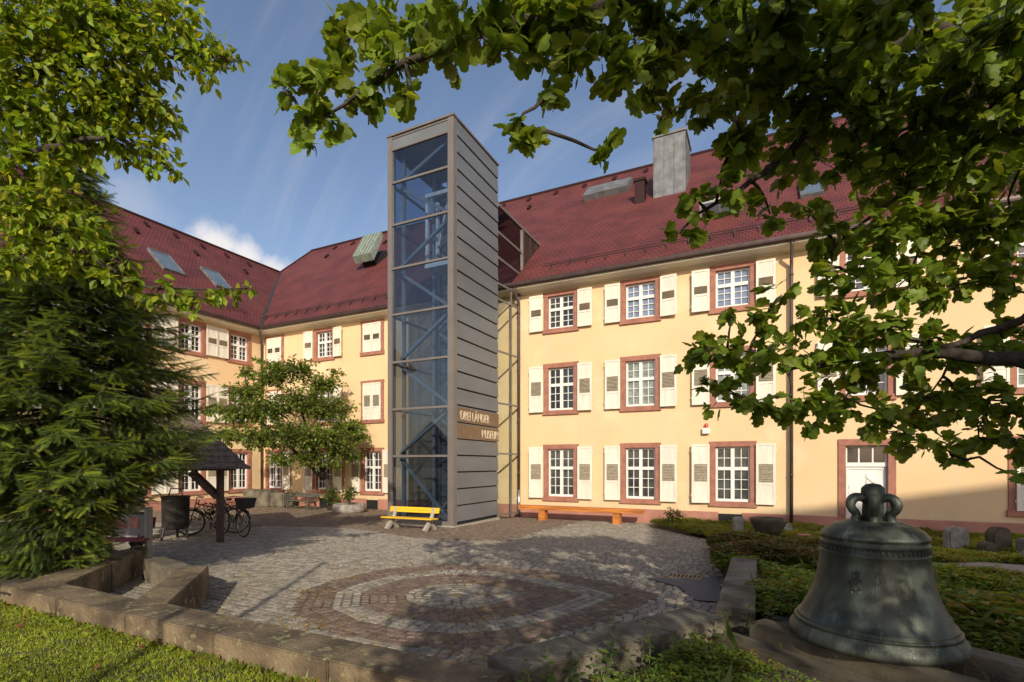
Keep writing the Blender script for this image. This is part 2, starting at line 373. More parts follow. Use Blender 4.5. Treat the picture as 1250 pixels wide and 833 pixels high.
# cobbles: concentric courses round the eye-shaped centre, straight courses elsewhere
EYE = np.array([(-5.3, 4.62), (-5.95, 5.38), (-6.08, 5.95), (-6.0, 6.96), (-5.45, 7.85), (-4.46, 8.28), (-3.3, 8.2), (-2.18, 7.86), (-1.33, 7.44), (-1.55, 6.5), (-1.84, 5.64), (-2.2, 4.95), (-2.75, 4.45), (-3.51, 4.24), (-4.45, 4.3)])
EC = np.array([-3.9, 6.2])
ASPH = [(-1.72, 8.46), (-.62, 9.02), (-.5, 7.4), (-.8, 7.36), (-1.12, 8.05)]
DRAIN = (-1.15, 8.85)
pos, ang, sz, cc = [], [], [], []
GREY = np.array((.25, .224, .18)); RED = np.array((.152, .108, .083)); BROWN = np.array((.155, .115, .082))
s = 1.0; R0 = 2.05
while s > .05:
    P = EC + (EYE - EC) * s; seg = np.roll(P, -1, 0) - P; L = np.linalg.norm(seg, axis=1); cum = np.r_[0, np.cumsum(L)]
    stp = .125; n = max(3, int(cum[-1] / stp)); off = random.random()
    for k in range(n):
        d = ((k + off) / n * cum[-1]) % cum[-1]; i = min(np.searchsorted(cum, d, 'right') - 1, len(P) - 1)
        q = P[i] + seg[i] * (d - cum[i]) / L[i]
        pos.append(q); ang.append(math.atan2(seg[i][1], seg[i][0])); sz.append((cum[-1] / n, .118))
        cc.append(RED if (s > .80 or .36 < s < .60) else GREY)
    s -= .118 / R0
y = 3.2
while y < 17.55:
    x = -22.4 + random.random() * .1; row = .112 if y < 11 else .125
    while x < -.45:
        l = random.uniform(.10, .145)
        pos.append((x + l / 2, y + .05 * math.sin(x * .9 + y * .4))); ang.append(.045 * math.cos(x * .9 + y * .4)); sz.append((l, row))
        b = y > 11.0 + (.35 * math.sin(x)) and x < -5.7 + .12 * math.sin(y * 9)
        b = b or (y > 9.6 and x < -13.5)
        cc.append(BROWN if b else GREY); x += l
    y += row
pos = np.array(pos); ang = np.array(ang); sz = np.array(sz); cc = np.array(cc)
isring = np.arange(len(pos)) < next(i for i, p in enumerate(pos) if abs(p[0] + 22.3) < .35)
px_, py_ = pos[:, 0], pos[:, 1]
keep = isring | ~inpoly(px_, py_, EC + (EYE - EC) * 1.03)
keep &= ~inpoly(px_, py_, ASPH)
rx = np.interp(py_, [3.15, 5.65, 8.62, 12.2, 14, 16.2, 17.6], [-2.0, -.46, -.5, -1.0, -1.27, -3.05, -3.2])
keep &= (px_ < rx - .04)
keep &= ~((abs(px_ - DRAIN[0]) < .27) & (abs(py_ - DRAIN[1]) < .17))
keep &= ~((px_ > -10.95) & (px_ < -8.34) & (py_ > 13.1))
pos, ang, sz, cc = pos[keep], ang[keep], sz[keep], cc[keep]; n = len(pos)
T = [(-.5, -.5, 0), (.5, -.5, 0), (.5, .5, 0), (-.5, .5, 0), (-.36, -.36, 1), (.36, -.36, 1), (.36, .36, 1), (-.36, .36, 1)]
F4 = np.array([(4, 5, 6, 7), (0, 1, 5, 4), (1, 2, 6, 5), (2, 3, 7, 6), (3, 0, 4, 7)])
T = np.array(T); ca, sa = np.cos(ang), np.sin(ang); jl = rng.uniform(.84, .97, (n, 2)) * sz
hx = T[None, :, 0] * jl[:, 0:1] * (1 + .06 * rng.uniform(-1, 1, (n, 8))); hy = T[None, :, 1] * jl[:, 1:2] * (1 + .06 * rng.uniform(-1, 1, (n, 8)))
hz = T[None, :, 2] * (.012 + .006 * rng.uniform(-1, 1, (n, 8))) - .014 + .004 * rng.uniform(-1, 1, (n, 1))
V = np.stack([pos[:, 0:1] + hx * ca[:, None] - hy * sa[:, None], pos[:, 1:2] + hx * sa[:, None] + hy * ca[:, None], hz + ZG(pos[:, 0:1], pos[:, 1:2])], -1).reshape(-1, 3)
FF = (F4[None] + (np.arange(n) * 8)[:, None, None]).reshape(-1, 4)
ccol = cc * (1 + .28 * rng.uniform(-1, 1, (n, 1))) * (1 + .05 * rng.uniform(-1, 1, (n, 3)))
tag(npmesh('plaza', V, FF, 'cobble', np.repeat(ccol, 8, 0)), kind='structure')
a = MB(); a.poly([(x, y, .004) for x, y in ASPH]); tag(a.build('asphalt_patch', 'asphalt'), kind='structure')
gp = [(.6, 9.9), (2.6, 11.4), (3.6, 12.1), (5, 12.0), (9, 11.0), (9, 9.8), (5.2, 10.2), (3.6, 10.4), (2.8, 10.7), (1.2, 9.3)]
a = MB(); a.poly([(x, y, float(zbed(x, y)) + .03) for x, y in gp]); tag(a.build('gravel_path', 'gravel'), kind='structure')

# ---------------------------------------------------------------- the museum building
YW = 17.6; XW = -22.53; ZE = 8.5; SL = .9
mus = thing('museum_building', (-8, YW, -.13), 'long yellow three storey museum building with red tiled roofs, sandstone window frames and white shutters', 'building')
main = lambda u, w_, z: (u, YW - w_, z)
wing = lambda u, w_, z: (XW + w_, u, z)
FL = [(.50, 2.58), (3.66, 5.56), (6.66, 8.2)]
holes_m, holes_w = [], []
WCOLS = [-6.60, -3.72, -.83, 6.42, 9.3, 12.2]
LCOLS = [-15.43, -18.31, -21.62]
WW = 1.34
def window(tf, c, z0, z1, pane, shut, w=WW, part=True):
    h = w / 2; j = .17; st = MB(tf)
    st.box(c - h, c - h + j, -.2, .03, z0 + .17, z1 - .17).box(c + h - j, c + h, -.2, .03, z0 + .17, z1 - .17)
    st.box(c - h - .02, c + h + .02, -.2, .034, z1 - .17, z1).box(c - h - .03, c + h + .03, -.2, .07, z0, z0 + .17)
    win = st.build('window', 'redstone', mus, .006)
    a, b, lo, hi = c - h + j, c + h - j, z0 + .17, z1 - .17
    if shut != 'closed':
        s = MB(tf); fw = .06; mid = (a + b) / 2; tr = lo + (hi - lo) * .60
        s.box(a, a + fw, -.16, -.08, lo, hi).box(b - fw, b, -.16, -.08, lo, hi).box(a + fw, b - fw, -.16, -.08, lo, lo + .08).box(a + fw, b - fw, -.16, -.08, hi - fw, hi)
        s.box(mid - .055, mid + .055, -.16, -.07, lo + .08, hi - fw)
        for q0, q1 in ((a + fw, mid - .055), (mid + .055, b - fw)):
            s.box(q0, q1, -.16, -.062, tr - .052, tr + .052)
            xm = (q0 + q1) / 2; s.box(xm - .011, xm + .011, -.15, -.10, lo + .08, tr - .04); s.box(xm - .011, xm + .011, -.15, -.10, tr + .04, hi - fw)
            zz = [lo + .08 + (tr - .12 - lo) * k / 3 for k in (1, 2)] + [(tr + .04 + hi - fw) / 2]
            for z in zz:
                s.box(q0, xm - .011, -.15, -.10, z - .0105, z + .0105); s.box(xm + .011, q1, -.15, -.10, z - .0105, z + .0105)
        s.build('sash', 'white', win)
        MB(tf).poly([(a, -.135, lo), (b, -.135, lo), (b, -.135, hi), (a, -.135, hi)]).build('pane', pane if pane != 'pane' else random.choice(('pane', 'pane', 'pane', 'curtain', 'smoky')), win)
    sw = .56
    def leaf(x0, x1, w0, za, zb, par, lv=(.40, .66)):
        tf0 = tf; hx = x1 if x1 < c else x0; ja = math.tan(R_(random.choice((0, 0, 1, 2, 3, 5)))) if par is mus and shut != 'closed' else 0
        ltf = lambda u, w_, z: tf0(u, w_ + abs(u - hx) * ja, z)
        t = MB(ltf); f = .07; H = zb - za; l0, l1 = za + H * lv[0], za + H * lv[1]
        t.box(x0, x0 + f, w0, w0 + .045, za, zb).box(x1 - f, x1, w0, w0 + .045, za, zb)
        t.box(x0 + f, x1 - f, w0, w0 + .045, za, za + f).box(x0 + f, x1 - f, w0, w0 + .045, zb - f, zb)
        t.box(x0 + f, x1 - f, w0, w0 + .045, l0 - f, l0).box(x0 + f, x1 - f, w0, w0 + .045, l1, l1 + f)
        t.box(x0 + f, x1 - f, w0 + .008, w0 + .03, za + f, l0 - f).box(x0 + f, x1 - f, w0 + .008, w0 + .03, l1 + f, zb - f)
        for zz in (za + H * .12, za + H * .88):
            t.box(x0 - .03 if x1 < c else x1, x0 if x1 < c else x1 + .03, w0 + .01, w0 + .03, zz, zz + .05)
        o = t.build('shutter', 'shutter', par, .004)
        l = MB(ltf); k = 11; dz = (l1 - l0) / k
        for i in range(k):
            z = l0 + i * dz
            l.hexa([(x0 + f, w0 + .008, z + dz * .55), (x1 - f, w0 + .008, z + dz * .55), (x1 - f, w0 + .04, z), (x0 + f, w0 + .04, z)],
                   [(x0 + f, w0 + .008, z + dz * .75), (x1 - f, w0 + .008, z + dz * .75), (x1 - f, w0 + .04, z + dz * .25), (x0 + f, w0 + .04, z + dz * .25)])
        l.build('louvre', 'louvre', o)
    LV = (.42, .60) if z0 > 6 else (.36, .66)
    if shut == 'closed':
        mid = (a + b) / 2
        leaf(a - .02, mid - .008, .035, z0 + .15, z1 - .12, mus, LV); leaf(mid + .008, b + .02, .035, z0 + .15, z1 - .12, mus, LV)
    else:
        if 'l' in shut: leaf(c - h - sw + .02, c - h + .0, .075, z0 + .11, z1 - .09, mus, LV)
        if 'r' in shut: leaf(c + h, c + h + sw - .02, .075, z0 + .11, z1 - .09, mus, LV)
for k, c in enumerate(WCOLS):
    for f, (z0, z1) in enumerate(FL):
        if k == 3 and f == 0 or k < 3 or k > 3 or True:
            p = {(0, 2): 'pane', (1, 2): 'blind', (2, 2): 'blind', (1, 1): 'curtain', (2, 1): 'curtain'}.get((k, f), 'pane')
            window(main, c, z0, z1, p, 'closed' if (k, f) == (3, 0) else 'lr'); holes_m.append((c - WW / 2 + .02, c + WW / 2 - .02, z0 + .02, z1 - .02))
DC = 2.69
for z0, z1 in FL[1:]:
    window(main, DC, z0, z1, 'pane', 'lr' if z0 > 6 else 'lr'); holes_m.append((DC - WW / 2 + .02, DC + WW / 2 - .02, z0 + .02, z1 - .02))
for k, c in enumerate(LCOLS):
    for f, (z0, z1) in enumerate(FL):
        sh = {(0, 2): 'closed', (0, 1): 'closed', (0, 0): 'lr', (1, 2): 'lr', (1, 1): 'r', (1, 0): 'lr', (2, 2): 'closed', (2, 1): 'closed', (2, 0): 'r'}[(k, f)]
        window(main, c, z0, z1, 'pane', sh, 1.3); holes_m.append((c - .63, c + .63, z0 + .02, z1 - .02))
for k in range(6):
    c = 16.35 - 2.3 * k
    for f, (z0, z1) in enumerate(FL):
        window(wing, c, z0, z1, 'pane', 'lr' if k else 'l', 1.25); holes_w.append((c - .605, c + .605, z0 + .02, z1 - .02))
# front door
D0, D1 = DC - .69, DC + .69; dz0, dz1 = -.12, 2.58
st = MB(main)
st.box(D0, D0 + .19, -.2, .04, dz0, dz1 - .19).box(D1 - .19, D1, -.2, .04, dz0, dz1 - .19).box(D0, D1, -.2, .045, dz1 - .19, dz1)
dr = st.build('door', 'redstone', mus, .008); holes_m.append((D0 + .02, D1 - .02, dz0 - .1, dz1 - .02))
a, b = D0 + .19, D1 - .19
t = MB(main); t.box(a, b, -.17, -.12, dz0, 1.78).box(a, b, -.18, -.06, 1.78, 1.9).box(a, a + .05, -.17, -.1, 1.9, 2.39).box(b - .05, b, -.17, -.1, 1.9, 2.39).box(a + .05, b - .05, -.17, -.1, 2.34, 2.39)
for k in (1, 2): x = a + (b - a) * k / 3; t.box(x - .02, x + .02, -.16, -.11, 1.9, 2.34)
mid = (a + b) / 2
t.box(a + .02, a + .08, -.12, -.095, dz0 + .05, 1.76).box(b - .08, b - .02, -.12, -.095, dz0 + .05, 1.76).box(a + .08, b - .08, -.12, -.095, 1.70, 1.76)
for k in range(11):                                       # chevron boards
    z = .1 + k * .17
    for sgn in (-1, 1):
        x1 = mid + sgn * ((b - a) / 2 - .09); x0 = mid + sgn * .012; zt = min(1.69, z + .36); xa = x1
        t.hexa([(x0, -.12, z), (x1, -.12, z - .34), (x1, -.12, z - .34 + .125), (x0, -.12, z + .125)], [(x0, -.09, z), (x1, -.09, z - .34), (x1, -.09, z - .34 + .125), (x0, -.09, z + .125)]) if z + .155 < 1.69 and z > .3 else None
lf = t.build('door_leaf', 'white', dr, .003)
MB(main).poly([(a, -.145, 1.9), (b, -.145, 1.9), (b, -.145, 2.36), (a, -.145, 2.36)]).build('fanlight', 'pane', dr)
MB(main).box(b - .14, b - .11, -.10, -.05, .8, .95).build('handle', 'darkmetal', dr)
# walls with openings
def walls(mb, tf, u0, u1, z0, z1, holes):
    us = sorted({u0, u1, *[h[0] for h in holes], *[h[1] for h in holes]}); zs = sorted({z0, z1, *[h[2] for h in holes], *[h[3] for h in holes]})
    us = [u for u in us if u0 <= u <= u1]; zs = [z for z in zs if z0 <= z <= z1]
    for i in range(len(us) - 1):
        for j in range(len(zs) - 1):
            cu, cz = (us[i] + us[i + 1]) / 2, (zs[j] + zs[j + 1]) / 2
            if any(h[0] < cu < h[1] and h[2] < cz < h[3] for h in holes): continue
            mb.poly([tf(us[i], 0, zs[j]), tf(us[i + 1], 0, zs[j]), tf(us[i + 1], 0, zs[j + 1]), tf(us[i], 0, zs[j + 1])])
XR = 18.0; YL = -3.0; PZ = .33
wl = MB(); walls(wl, main, XW, XR, -.3, ZE - .1, holes_m); walls(wl, wing, YL, YW, -.3, ZE - .1, holes_w)
wl.poly([(XR, YW, -.3), (XR, 36.1, -.3), (XR, 36.1, 8.4), (XR, 26.6, 17.0), (XR, YW, 8.4)]).poly([(XR, 36.1, -.3), (-37, 36.1, -.3), (-37, 36.1, 8.4), (XR, 36.1, 8.4)])
wl.poly([(-37, 36.1, -.3), (-37, YL, -.3), (-37, YL, 8.4), (-37, 36.1, 8.4)]).poly([(-37, YL, -.3), (XW, YL, -.3), (XW, YL, 8.4), (-28.9, YL, 14.55), (-37, YL, 8.4)])
me = bpy.data.meshes.new('wall'); me.from_pydata(wl.v, [], wl.f); me.materials.append(M['plaster']); link('wall', me, mus)
p = MB()
def plinth(tf, u0, u1, gaps):
    cuts = sorted(gaps); x = u0
    for g0, g1 in cuts + [(u1, u1)]:
        if g0 > x: p.hexa([tf(x, 0, -.3), tf(g0, 0, -.3), tf(g0, .035, -.3), tf(x, .035, -.3)], [tf(x, 0, PZ), tf(g0, 0, PZ), tf(g0, .035, PZ - .02), tf(x, .035, PZ - .02)])
        x = g1
plinth(main, XW + .04, XR, [(D0, D1), (-1.25, -.55), (-15.75, -15.1), (-18.6, -18.0)]); plinth(wing, YL, YW, [])
p.build('plinth', 'plinth', mus)
v = MB(main)
for c in (-.9, -15.42, -18.3):
    v = MB(main); v.box(c - .35, c + .35, .003, .012, -.2, .28)  # flat dark panel stands in for the unlit depth; the wall is uncut
    for k in range(5): v.box(c - .28 + k * .13, c - .265 + k * .13, .012, .03, -.2, .28)
    v.build('basement_opening', 'darkgap', mus)
# cornice under the eaves, gutter, roof planes
prof = [(0, -.15), (.05, -.15), (.09, -.11), (.30, -.10), (.36, -.07), (.44, -.06), (.50, -.05), (.50, .06), (0, .06)]
cb = MB()
def sweep(a, b, miter_b):       # along the facade; mitred at the inner corner
    pass
cm = [[(XW + w_, YW - w_, ZE - .1 + z), (XR, YW - w_, ZE - .1 + z)] for w_, z in prof]
cw = [[(XW + w_, YW - w_, ZE - .1 + z), (XW + w_, YL, ZE - .1 + z)] for w_, z in prof]
for cs in (cm, cw):
    for A, B in zip(cs, cs[1:]): cb.poly([A[0], A[1], B[1], B[0]])
cb.build('cornice', 'cream', mus)
gt = MB()
def gut(A, B):
    A, B = Vector(A), Vector(B); d = (B - A).normalized(); o = Vector((0, -1, 0)) if abs(d.x) > .5 else Vector((1, 0, 0))
    pr = [(.505, .13), (.505, .03), (.53, -.02), (.58, -.03), (.63, .0), (.64, .05), (.64, .12), (.60, .12), (.60, .13)]
    gt.hexa([tuple(A + o * (x - .5) + Vector((0, 0, z))) for x, z in pr], [tuple(B + o * (x - .5) + Vector((0, 0, z))) for x, z in pr])
gut((XW + .66, YW - .5, ZE - .07), (XR, YW - .5, ZE - .07)); gut((XW + .5, YW - .66, ZE - .07), (XW + .5, YL, ZE - .07))
gt.build('gutter', 'gutter', mus)
YE = YW - .55; XE = XW + .55; RZ = ZE - .02
def zroof(y): return RZ + SL * (y - YE)
TV = 6.8; VT = (XE - TV, YE + TV, RZ + SL * TV); YR = 26.6; ZR = zroof(YR)
HX = XE - 6.9
def roofpart(name, polys):
    me = bpy.data.meshes.new(name); vv = []; ff = []; uvs = []
    for pts, du, dv in polys:
        b = len(vv); vv += pts; ff.append(list(range(b, b + len(pts))))
        uvs += [(Vector(q).dot(Vector(du)), Vector(q).dot(Vector(dv).normalized())) for q in pts]
    me.from_pydata(vv, [], ff); l = me.uv_layers.new(name='UVMap')
    for i, lp in enumerate(me.loops): l.data[i].uv = uvs[lp.vertex_index]
    me.materials.append(M['roof']); return link(name, me, mus)
roofpart('roof', [
    ([(XE, YE, RZ), (XR + .3, YE, RZ), (XR + .3, YR, ZR), (HX, YR, ZR), VT], (1, 0, 0), (0, 1, SL)),
    ([(HX, YR, ZR), (XR + .3, YR, ZR), (XR + .3, 2 * YR - YE, RZ), (HX - 9, 2 * YR - YE, RZ)], (1, 0, 0), (0, -1, SL)),
    ([(HX, YR, ZR), (HX - 9, 2 * YR - YE, RZ), (HX - 8, YR - 3.5, VT[2] - 4), VT], (0, 1, 0), (1, 0, SL)),
    ([(XE, YE, RZ), VT, (VT[0], YL - .3, VT[2]), (XE, YL - .3, RZ)], (0, 1, 0), (-1, 0, SL)),
    ([(VT[0], YL - .3, VT[2]), VT, (VT[0] - 7.6, VT[1] + 3, RZ), (VT[0] - 7.6, YL - .3, RZ)], (0, 1, 0), (1, 0, SL))])
rc = MB(); rc.tube([(HX, YR, ZR), (XR + .3, YR, ZR)], .11, 8); rc.tube([(VT[0], YL - .3, VT[2]), VT], .10, 8); rc.tube([VT, (HX, YR, ZR)], .08, 8)
rc.build('ridge_tiles', 'roof', mus)
vl = MB(); vl.bar((XE + .02, YE - .02, RZ + .03), (VT[0], VT[1], VT[2] + .03), .22, .03); vl.build('valley_flashing', 'gutter', mus)
nM = Vector((0, -SL, 1)).normalized(); nW = Vector((SL, 0, 1)).normalized()
sg = MB()                                                  # snow guards along both eaves
for zz in (.75, .9):
    sg.tube([(XE - .9, YE + zz - .0, zroof(YE + zz) + .13), (-8.6, YE + zz, zroof(YE + zz) + .13)], .014, 5); sg.tube([(-7.4, YE + zz, zroof(YE + zz) + .13), (XR, YE + zz, zroof(YE + zz) + .13)], .014, 5)
    sg.tube([(XE - zz, YE - .0, RZ + SL * zz + .13), (XE - zz, YL, RZ + SL * zz + .13)], .014, 5)
for k in range(60):
    x = XE - .5 + k * .7
    if x < XR and not -8.6 < x < -7.4:
        sg.bar((x, YE + .65, zroof(YE + .65) + .02), (x, YE + .92, zroof(YE + .92) + .16), .03, .02)
        sg.bar((x, YE + .74, zroof(YE + .74)), (x, YE + .74, zroof(YE + .74) + .17), .03, .03)
for k in range(26):
    y = YE - .3 - k * .8
    sg.bar((XE - .65, y, RZ + SL * .65 + .02), (XE - .92, y, RZ + SL * .92 + .16), .03, .02)
sg.build('snow_guard', 'gutter', mus)
def vent(p, q, w_): tv = MB(); tv.bar(p, q, w_, .07 if w_ > .15 else .14); tv.build('vent_tile', 'roof', mus)
for k in range(26):                                        # vent tiles below the ridge
    x = -26 + k * 1.6; vent((x, YR - .8, zroof(YR - .8) + .03), (x, YR - .55, zroof(YR - .55) + .09), .2)
    if k % 3 == 0: vent((x + .6, YR - 2.1, zroof(YR - 2.1) + .03), (x + .6, YR - 1.85, zroof(YR - 1.85) + .09), .14)
for k in range(15):
    y = YE - k * 1.45 + 4; vent((VT[0] + .8, y, VT[2] - .8 * SL + .03), (VT[0] + .55, y, VT[2] - .55 * SL + .09), .2)
    if k % 2: vent((VT[0] + 1.9, y + .4, VT[2] - 1.9 * SL + .03), (VT[0] + 1.65, y + .4, VT[2] - 1.65 * SL + .09), .14)
def rm(u, s, h): y = YE + s; return (u, y + nM.y * h, zroof(y) + nM.z * h)      # on the main roof: along, plan distance up, height off the tiles
def rw(u, s, h): return (XE - s + nW.x * h, u, RZ + SL * s + nW.z * h)
def skylight(tf, u0, u1, s0, s1, open_=False, m='lead', h=.12):
    f = MB(tf); t = .07
    f.box(u0, u0 + t, s0, s1, -.05, h).box(u1 - t, u1, s0, s1, -.05, h).box(u0 + t, u1 - t, s0, s0 + t, -.05, h).box(u0 + t, u1 - t, s1 - t, s1, -.05, h)
    o = f.build('skylight', m, mus)
    MB(tf).box(u0 + t, u1 - t, s0 + t, s1 - t, 0, h - .03).build('pane', 'skyglass', o)
for u0, u1 in ((13.95, 14.95), (16.45, 17.4)): skylight(rw, u0, u1, 2.45, 3.75)
for u0 in (6.2, 9.4, 3.0): skylight(rw, u0, u0 + 1, 2.45, 3.75)
skylight(rm, 1.15, 1.85, 2.4, 3.5)
f = MB(); f.hexa([rm(-19.75, 4.4, .35), rm(-18.5, 4.4, .35), rm(-18.5, 5.6, 1.0), rm(-19.75, 5.6, 1.0)], [rm(-19.75, 4.4, .75), rm(-18.5, 4.4, .75), rm(-18.5, 5.6, 1.25), rm(-19.75, 5.6, 1.25)])
for k in range(6): f.bar(rm(-19.7 + k * .23, 4.4, .78), rm(-19.7 + k * .23, 5.6, 1.28), .03, .03)
o = f.build('smoke_hatch', 'copper', mus); MB(rm).box(-19.55, -18.7, 4.6, 5.6, -.05, .3).build('curb', 'darkgap', o)
f = MB(rm); f.box(-7.75, -5.6, 6.75, 7.75, -.05, .28); f.build('roof_hatch', 'lead', mus)
f = MB(); f.box(-4.92, -4.5, 22.1, 22.5, 12.7, 14.0).box(-4.97, -4.45, 22.05, 22.55, 14.0, 14.12); f.build('vent_stack', 'roof', mus)
ch = MB(); cy0, cy1 = 22.3, 23.9; cx0, cx1 = -4.17, -2.85
ch.box(cx0, cx1, cy0, cy1, 12.6, 15.75)
for k in range(4): x = cx0 + .05 + k * .405; ch.box(x - .012, x + .012, cy0 - .02, cy0, 13.0, 15.7)
ch.box(cx0 - .05, cx1 + .05, cy0 - .05, cy1 + .05, 15.75, 15.87)
chim = ch.build('chimney', 'lead', mus, .01); MB().tube([(cx1 + .02, cy0, 15.0), (cx1 + .02, cy0, 17.0)], .02, 5).build('lightning_rod', 'darkmetal', chim)
# a small white dormer window low on the roof
dm = MB(rm); dm.box(-1.95, -.65, 2.3, 3.6, -.05, .10); dsh = dm.build('roof_window', 'lead', mus)
f = MB(rm)
f.box(-1.95, -.65, 2.24, 2.30, .12, .62).box(-1.95, -1.85, 2.3, 2.36, .1, .62); f.build('frame', 'white', dsh)
f = MB(rm); f.box(-1.85, -1.33, 2.2, 2.24, .18, .56).box(-1.27, -.75, 2.2, 2.24, .18, .56); f.build('pane', 'skyglass', dsh)
# downpipes with brackets, alarm lamp
def pipe(x, y, top, bottom, tf=None, dx=(0, -.0)):
    q = MB(); q.tube([(x, y - .36, ZE - .06), (x, y - .36, ZE - .22), (x, y + .0, ZE - .62), (x, y, ZE - .8), (x, y, bottom)], .05, 10)
    for k in range(4): q.tube([(x, y, 1.5 + 2 * k), (x, y, 1.56 + 2 * k)], .062, 10)
    q.box(x - .09, x + .09, y - .43, y - .27, ZE - .12, ZE + .06)
    return q.build('downpipe', 'pipe', mus, 0, True)
pipe(.80, YW - .14, 0, -.1); pipe(-8.22, YW - .16, 0, .5)
pc = MB(); pc.tube([(XW + .55, YW - .55, ZE - .1), (XW + .5, YW - .5, ZE - .25), (XW + .13, YW - .13, ZE - .7), (XW + .13, YW - .13, -.1)], .055, 10); pc.build('downpipe', 'pipe', mus, 0, True)
pg = MB(); pg.tube([(-8.22, YW - .16, -.12), (-8.22, YW - .16, .9)], .06, 10); pg.build('pipe_shoe', 'chrome', mus, 0, True)
al = MB(main); al.box(-1.72, -1.5, .0, .13, 2.83, 3.02); ab = al.build('alarm_box', 'white', mus, .01)
M['redlamp'] = mat('red_lamp', (.5, .05, .03), .3)
MB().lathe([(.0, .17), (.04, .16), (.055, .12), (.055, .0)], (-1.6, YW - .07, 3.0), 12).build('lamp', 'redlamp', ab, 0, True)

# ---------------------------------------------------------------- the lift tower
TX0, TX1, TY0, TY1, TT = -10.92, -8.40, 13.17, 16.1, 12.5
tw = thing('lift_tower', (-9.65, 14.6, -.05), 'slender grey metal and glass lift tower standing in front of the facade', 'tower')
bars = [.02, 2.11, 3.62, 5.14, 6.68, 8.17, 9.58, 10.95, 12.02]
fr = MB()
for x0, x1 in ((TX0, TX0 + .17), (TX1 - .21, TX1)): fr.box(x0, x1, TY0, TY0 + .22, -.08, TT - .06)
fr.box(TX0, TX0 + .17, TY1 - .2, TY1, -.08, TT - .06)
for z in bars[1:]: fr.box(TX0 + .17, TX1 - .21, TY0 + .02, TY0 + .10, z - .035, z + .035)
for z in bars[1:]: fr.box(TX0 + .02, TX0 + .1, TY0 + .22, TY1 - .2, z - .035, z + .035)
fr.box(TX0 + .17, TX1 - .21, TY0 + .02, TY0 + .12, -.05, .1).box(TX0 + .02, TX0 + .12, TY0 + .22, TY1 - .2, -.05, .1)
fr.build('frame', 'steel', tw, .006)
gl = MB(); gl.poly([(TX0 + .17, TY0 + .06, .1), (TX1 - .21, TY0 + .06, .1), (TX1 - .21, TY0 + .06, 12.0), (TX0 + .17, TY0 + .06, 12.0)])
gl.build('front_glass', 'glass', tw)
gl = MB(); gl.poly([(TX0 + .06, TY0 + .22, .1), (TX0 + .06, TY1 - .2, .1), (TX0 + .06, TY1 - .2, 12.0), (TX0 + .06, TY0 + .22, 12.0)]); gl.build('side_glass', 'tintglass', tw)
hd = MB(); hd.box(TX0 + .17, TX1 - .21, TY0 + .03, TY0 + .1, 12.055, 12.36).box(TX0 + .03, TX0 + .1, TY0 + .22, TY1 - .2, 12.055, 12.36); hd.build('header_panel', 'zinc', tw)
rf = MB(); rf.box(TX0 - .03, TX1 + .03, TY0 - .03, TY1 + .03, TT - .06, TT + .0).box(TX0 + .02, TX1 - .02, TY0 + .02, TY1 - .02, TT - .14, TT - .06).box(TX0 + .17, TX1 - .21, TY0 + .01, TY0 + .12, 12.36, 12.40); rf.build('roof_cap', 'steel', tw)
bk = MB(); bk.box(TX1 - .2, TX1 - .05, TY0 + .22, TY1, -.05, 12.36); bk.build('shaft_wall', 'interior', tw)
cl = MB(); z = .06
tops = [11.95 - .517 * k for k in range(24)]
lv = [12.43] + tops
for k in range(len(lv) - 1):
    za, zb = lv[k + 1] + .022, lv[k] - .022
    if zb < .1: break
    za = max(za, .07)
    cl.hexa([(TX1 - .05, TY0 + .22, za), (TX1 - .05, TY1, za), (TX1 - .05, TY1, zb), (TX1 - .05, TY0 + .22, zb)], [(TX1 + .012, TY0 + .22, za), (TX1 + .012, TY1, za), (TX1 - .012, TY1, zb), (TX1 - .012, TY0 + .22, zb)])
cl.build('cladding', 'zinc', tw, .003)
cl = MB(); cl.box(TX1 - .06, TX1 - .045, TY0 + .22, TY1 - .01, -.05, 12.4); cl.build('joint_backing', 'darkgap', tw)
cl = MB(); cl.box(TX0 - .04, TX1 + .05, TY0 - .04, TY1 + .04, -.2, -.03); cl.build('base_slab', 'concrete', tw, .01)
def sign(z0, z1, txt, left):
    s_ = MB(); s_.box(TX1 + .012, TX1 + .03, TY0 + .235, TY1 - .01, z0 + .03, z1 - .03); b_ = s_.build('sign_board', 'sign', tw, .004)
    cu = bpy.data.curves.new('lettering', 'FONT'); cu.body = txt; cu.size = .41; cu.extrude = .012; cu.offset = -.004
    cu.align_x = 'LEFT' if left else 'RIGHT'
    tmp = bpy.data.objects.new('tmp', cu); C.objects.link(tmp); me = bpy.data.meshes.new_from_object(tmp)
    bpy.data.objects.remove(tmp); bpy.data.curves.remove(cu); me.name = 'lettering'; me.materials.clear(); me.materials.append(M['letter'])
    o_ = bpy.data.objects.new('lettering', me); C.objects.link(o_); o_.parent = b_
    o_.rotation_euler = (R_(90), 0, R_(90)); o_.scale = (.74, 1, 1)
    o_.location = (TX1 + .042, TY0 + .33 if left else TY1 - .06, z0 + .10)
sign(3.13, 3.65, 'DREI L\u00c4NDER', True); sign(2.615, 3.13, 'MUSEUM', False)
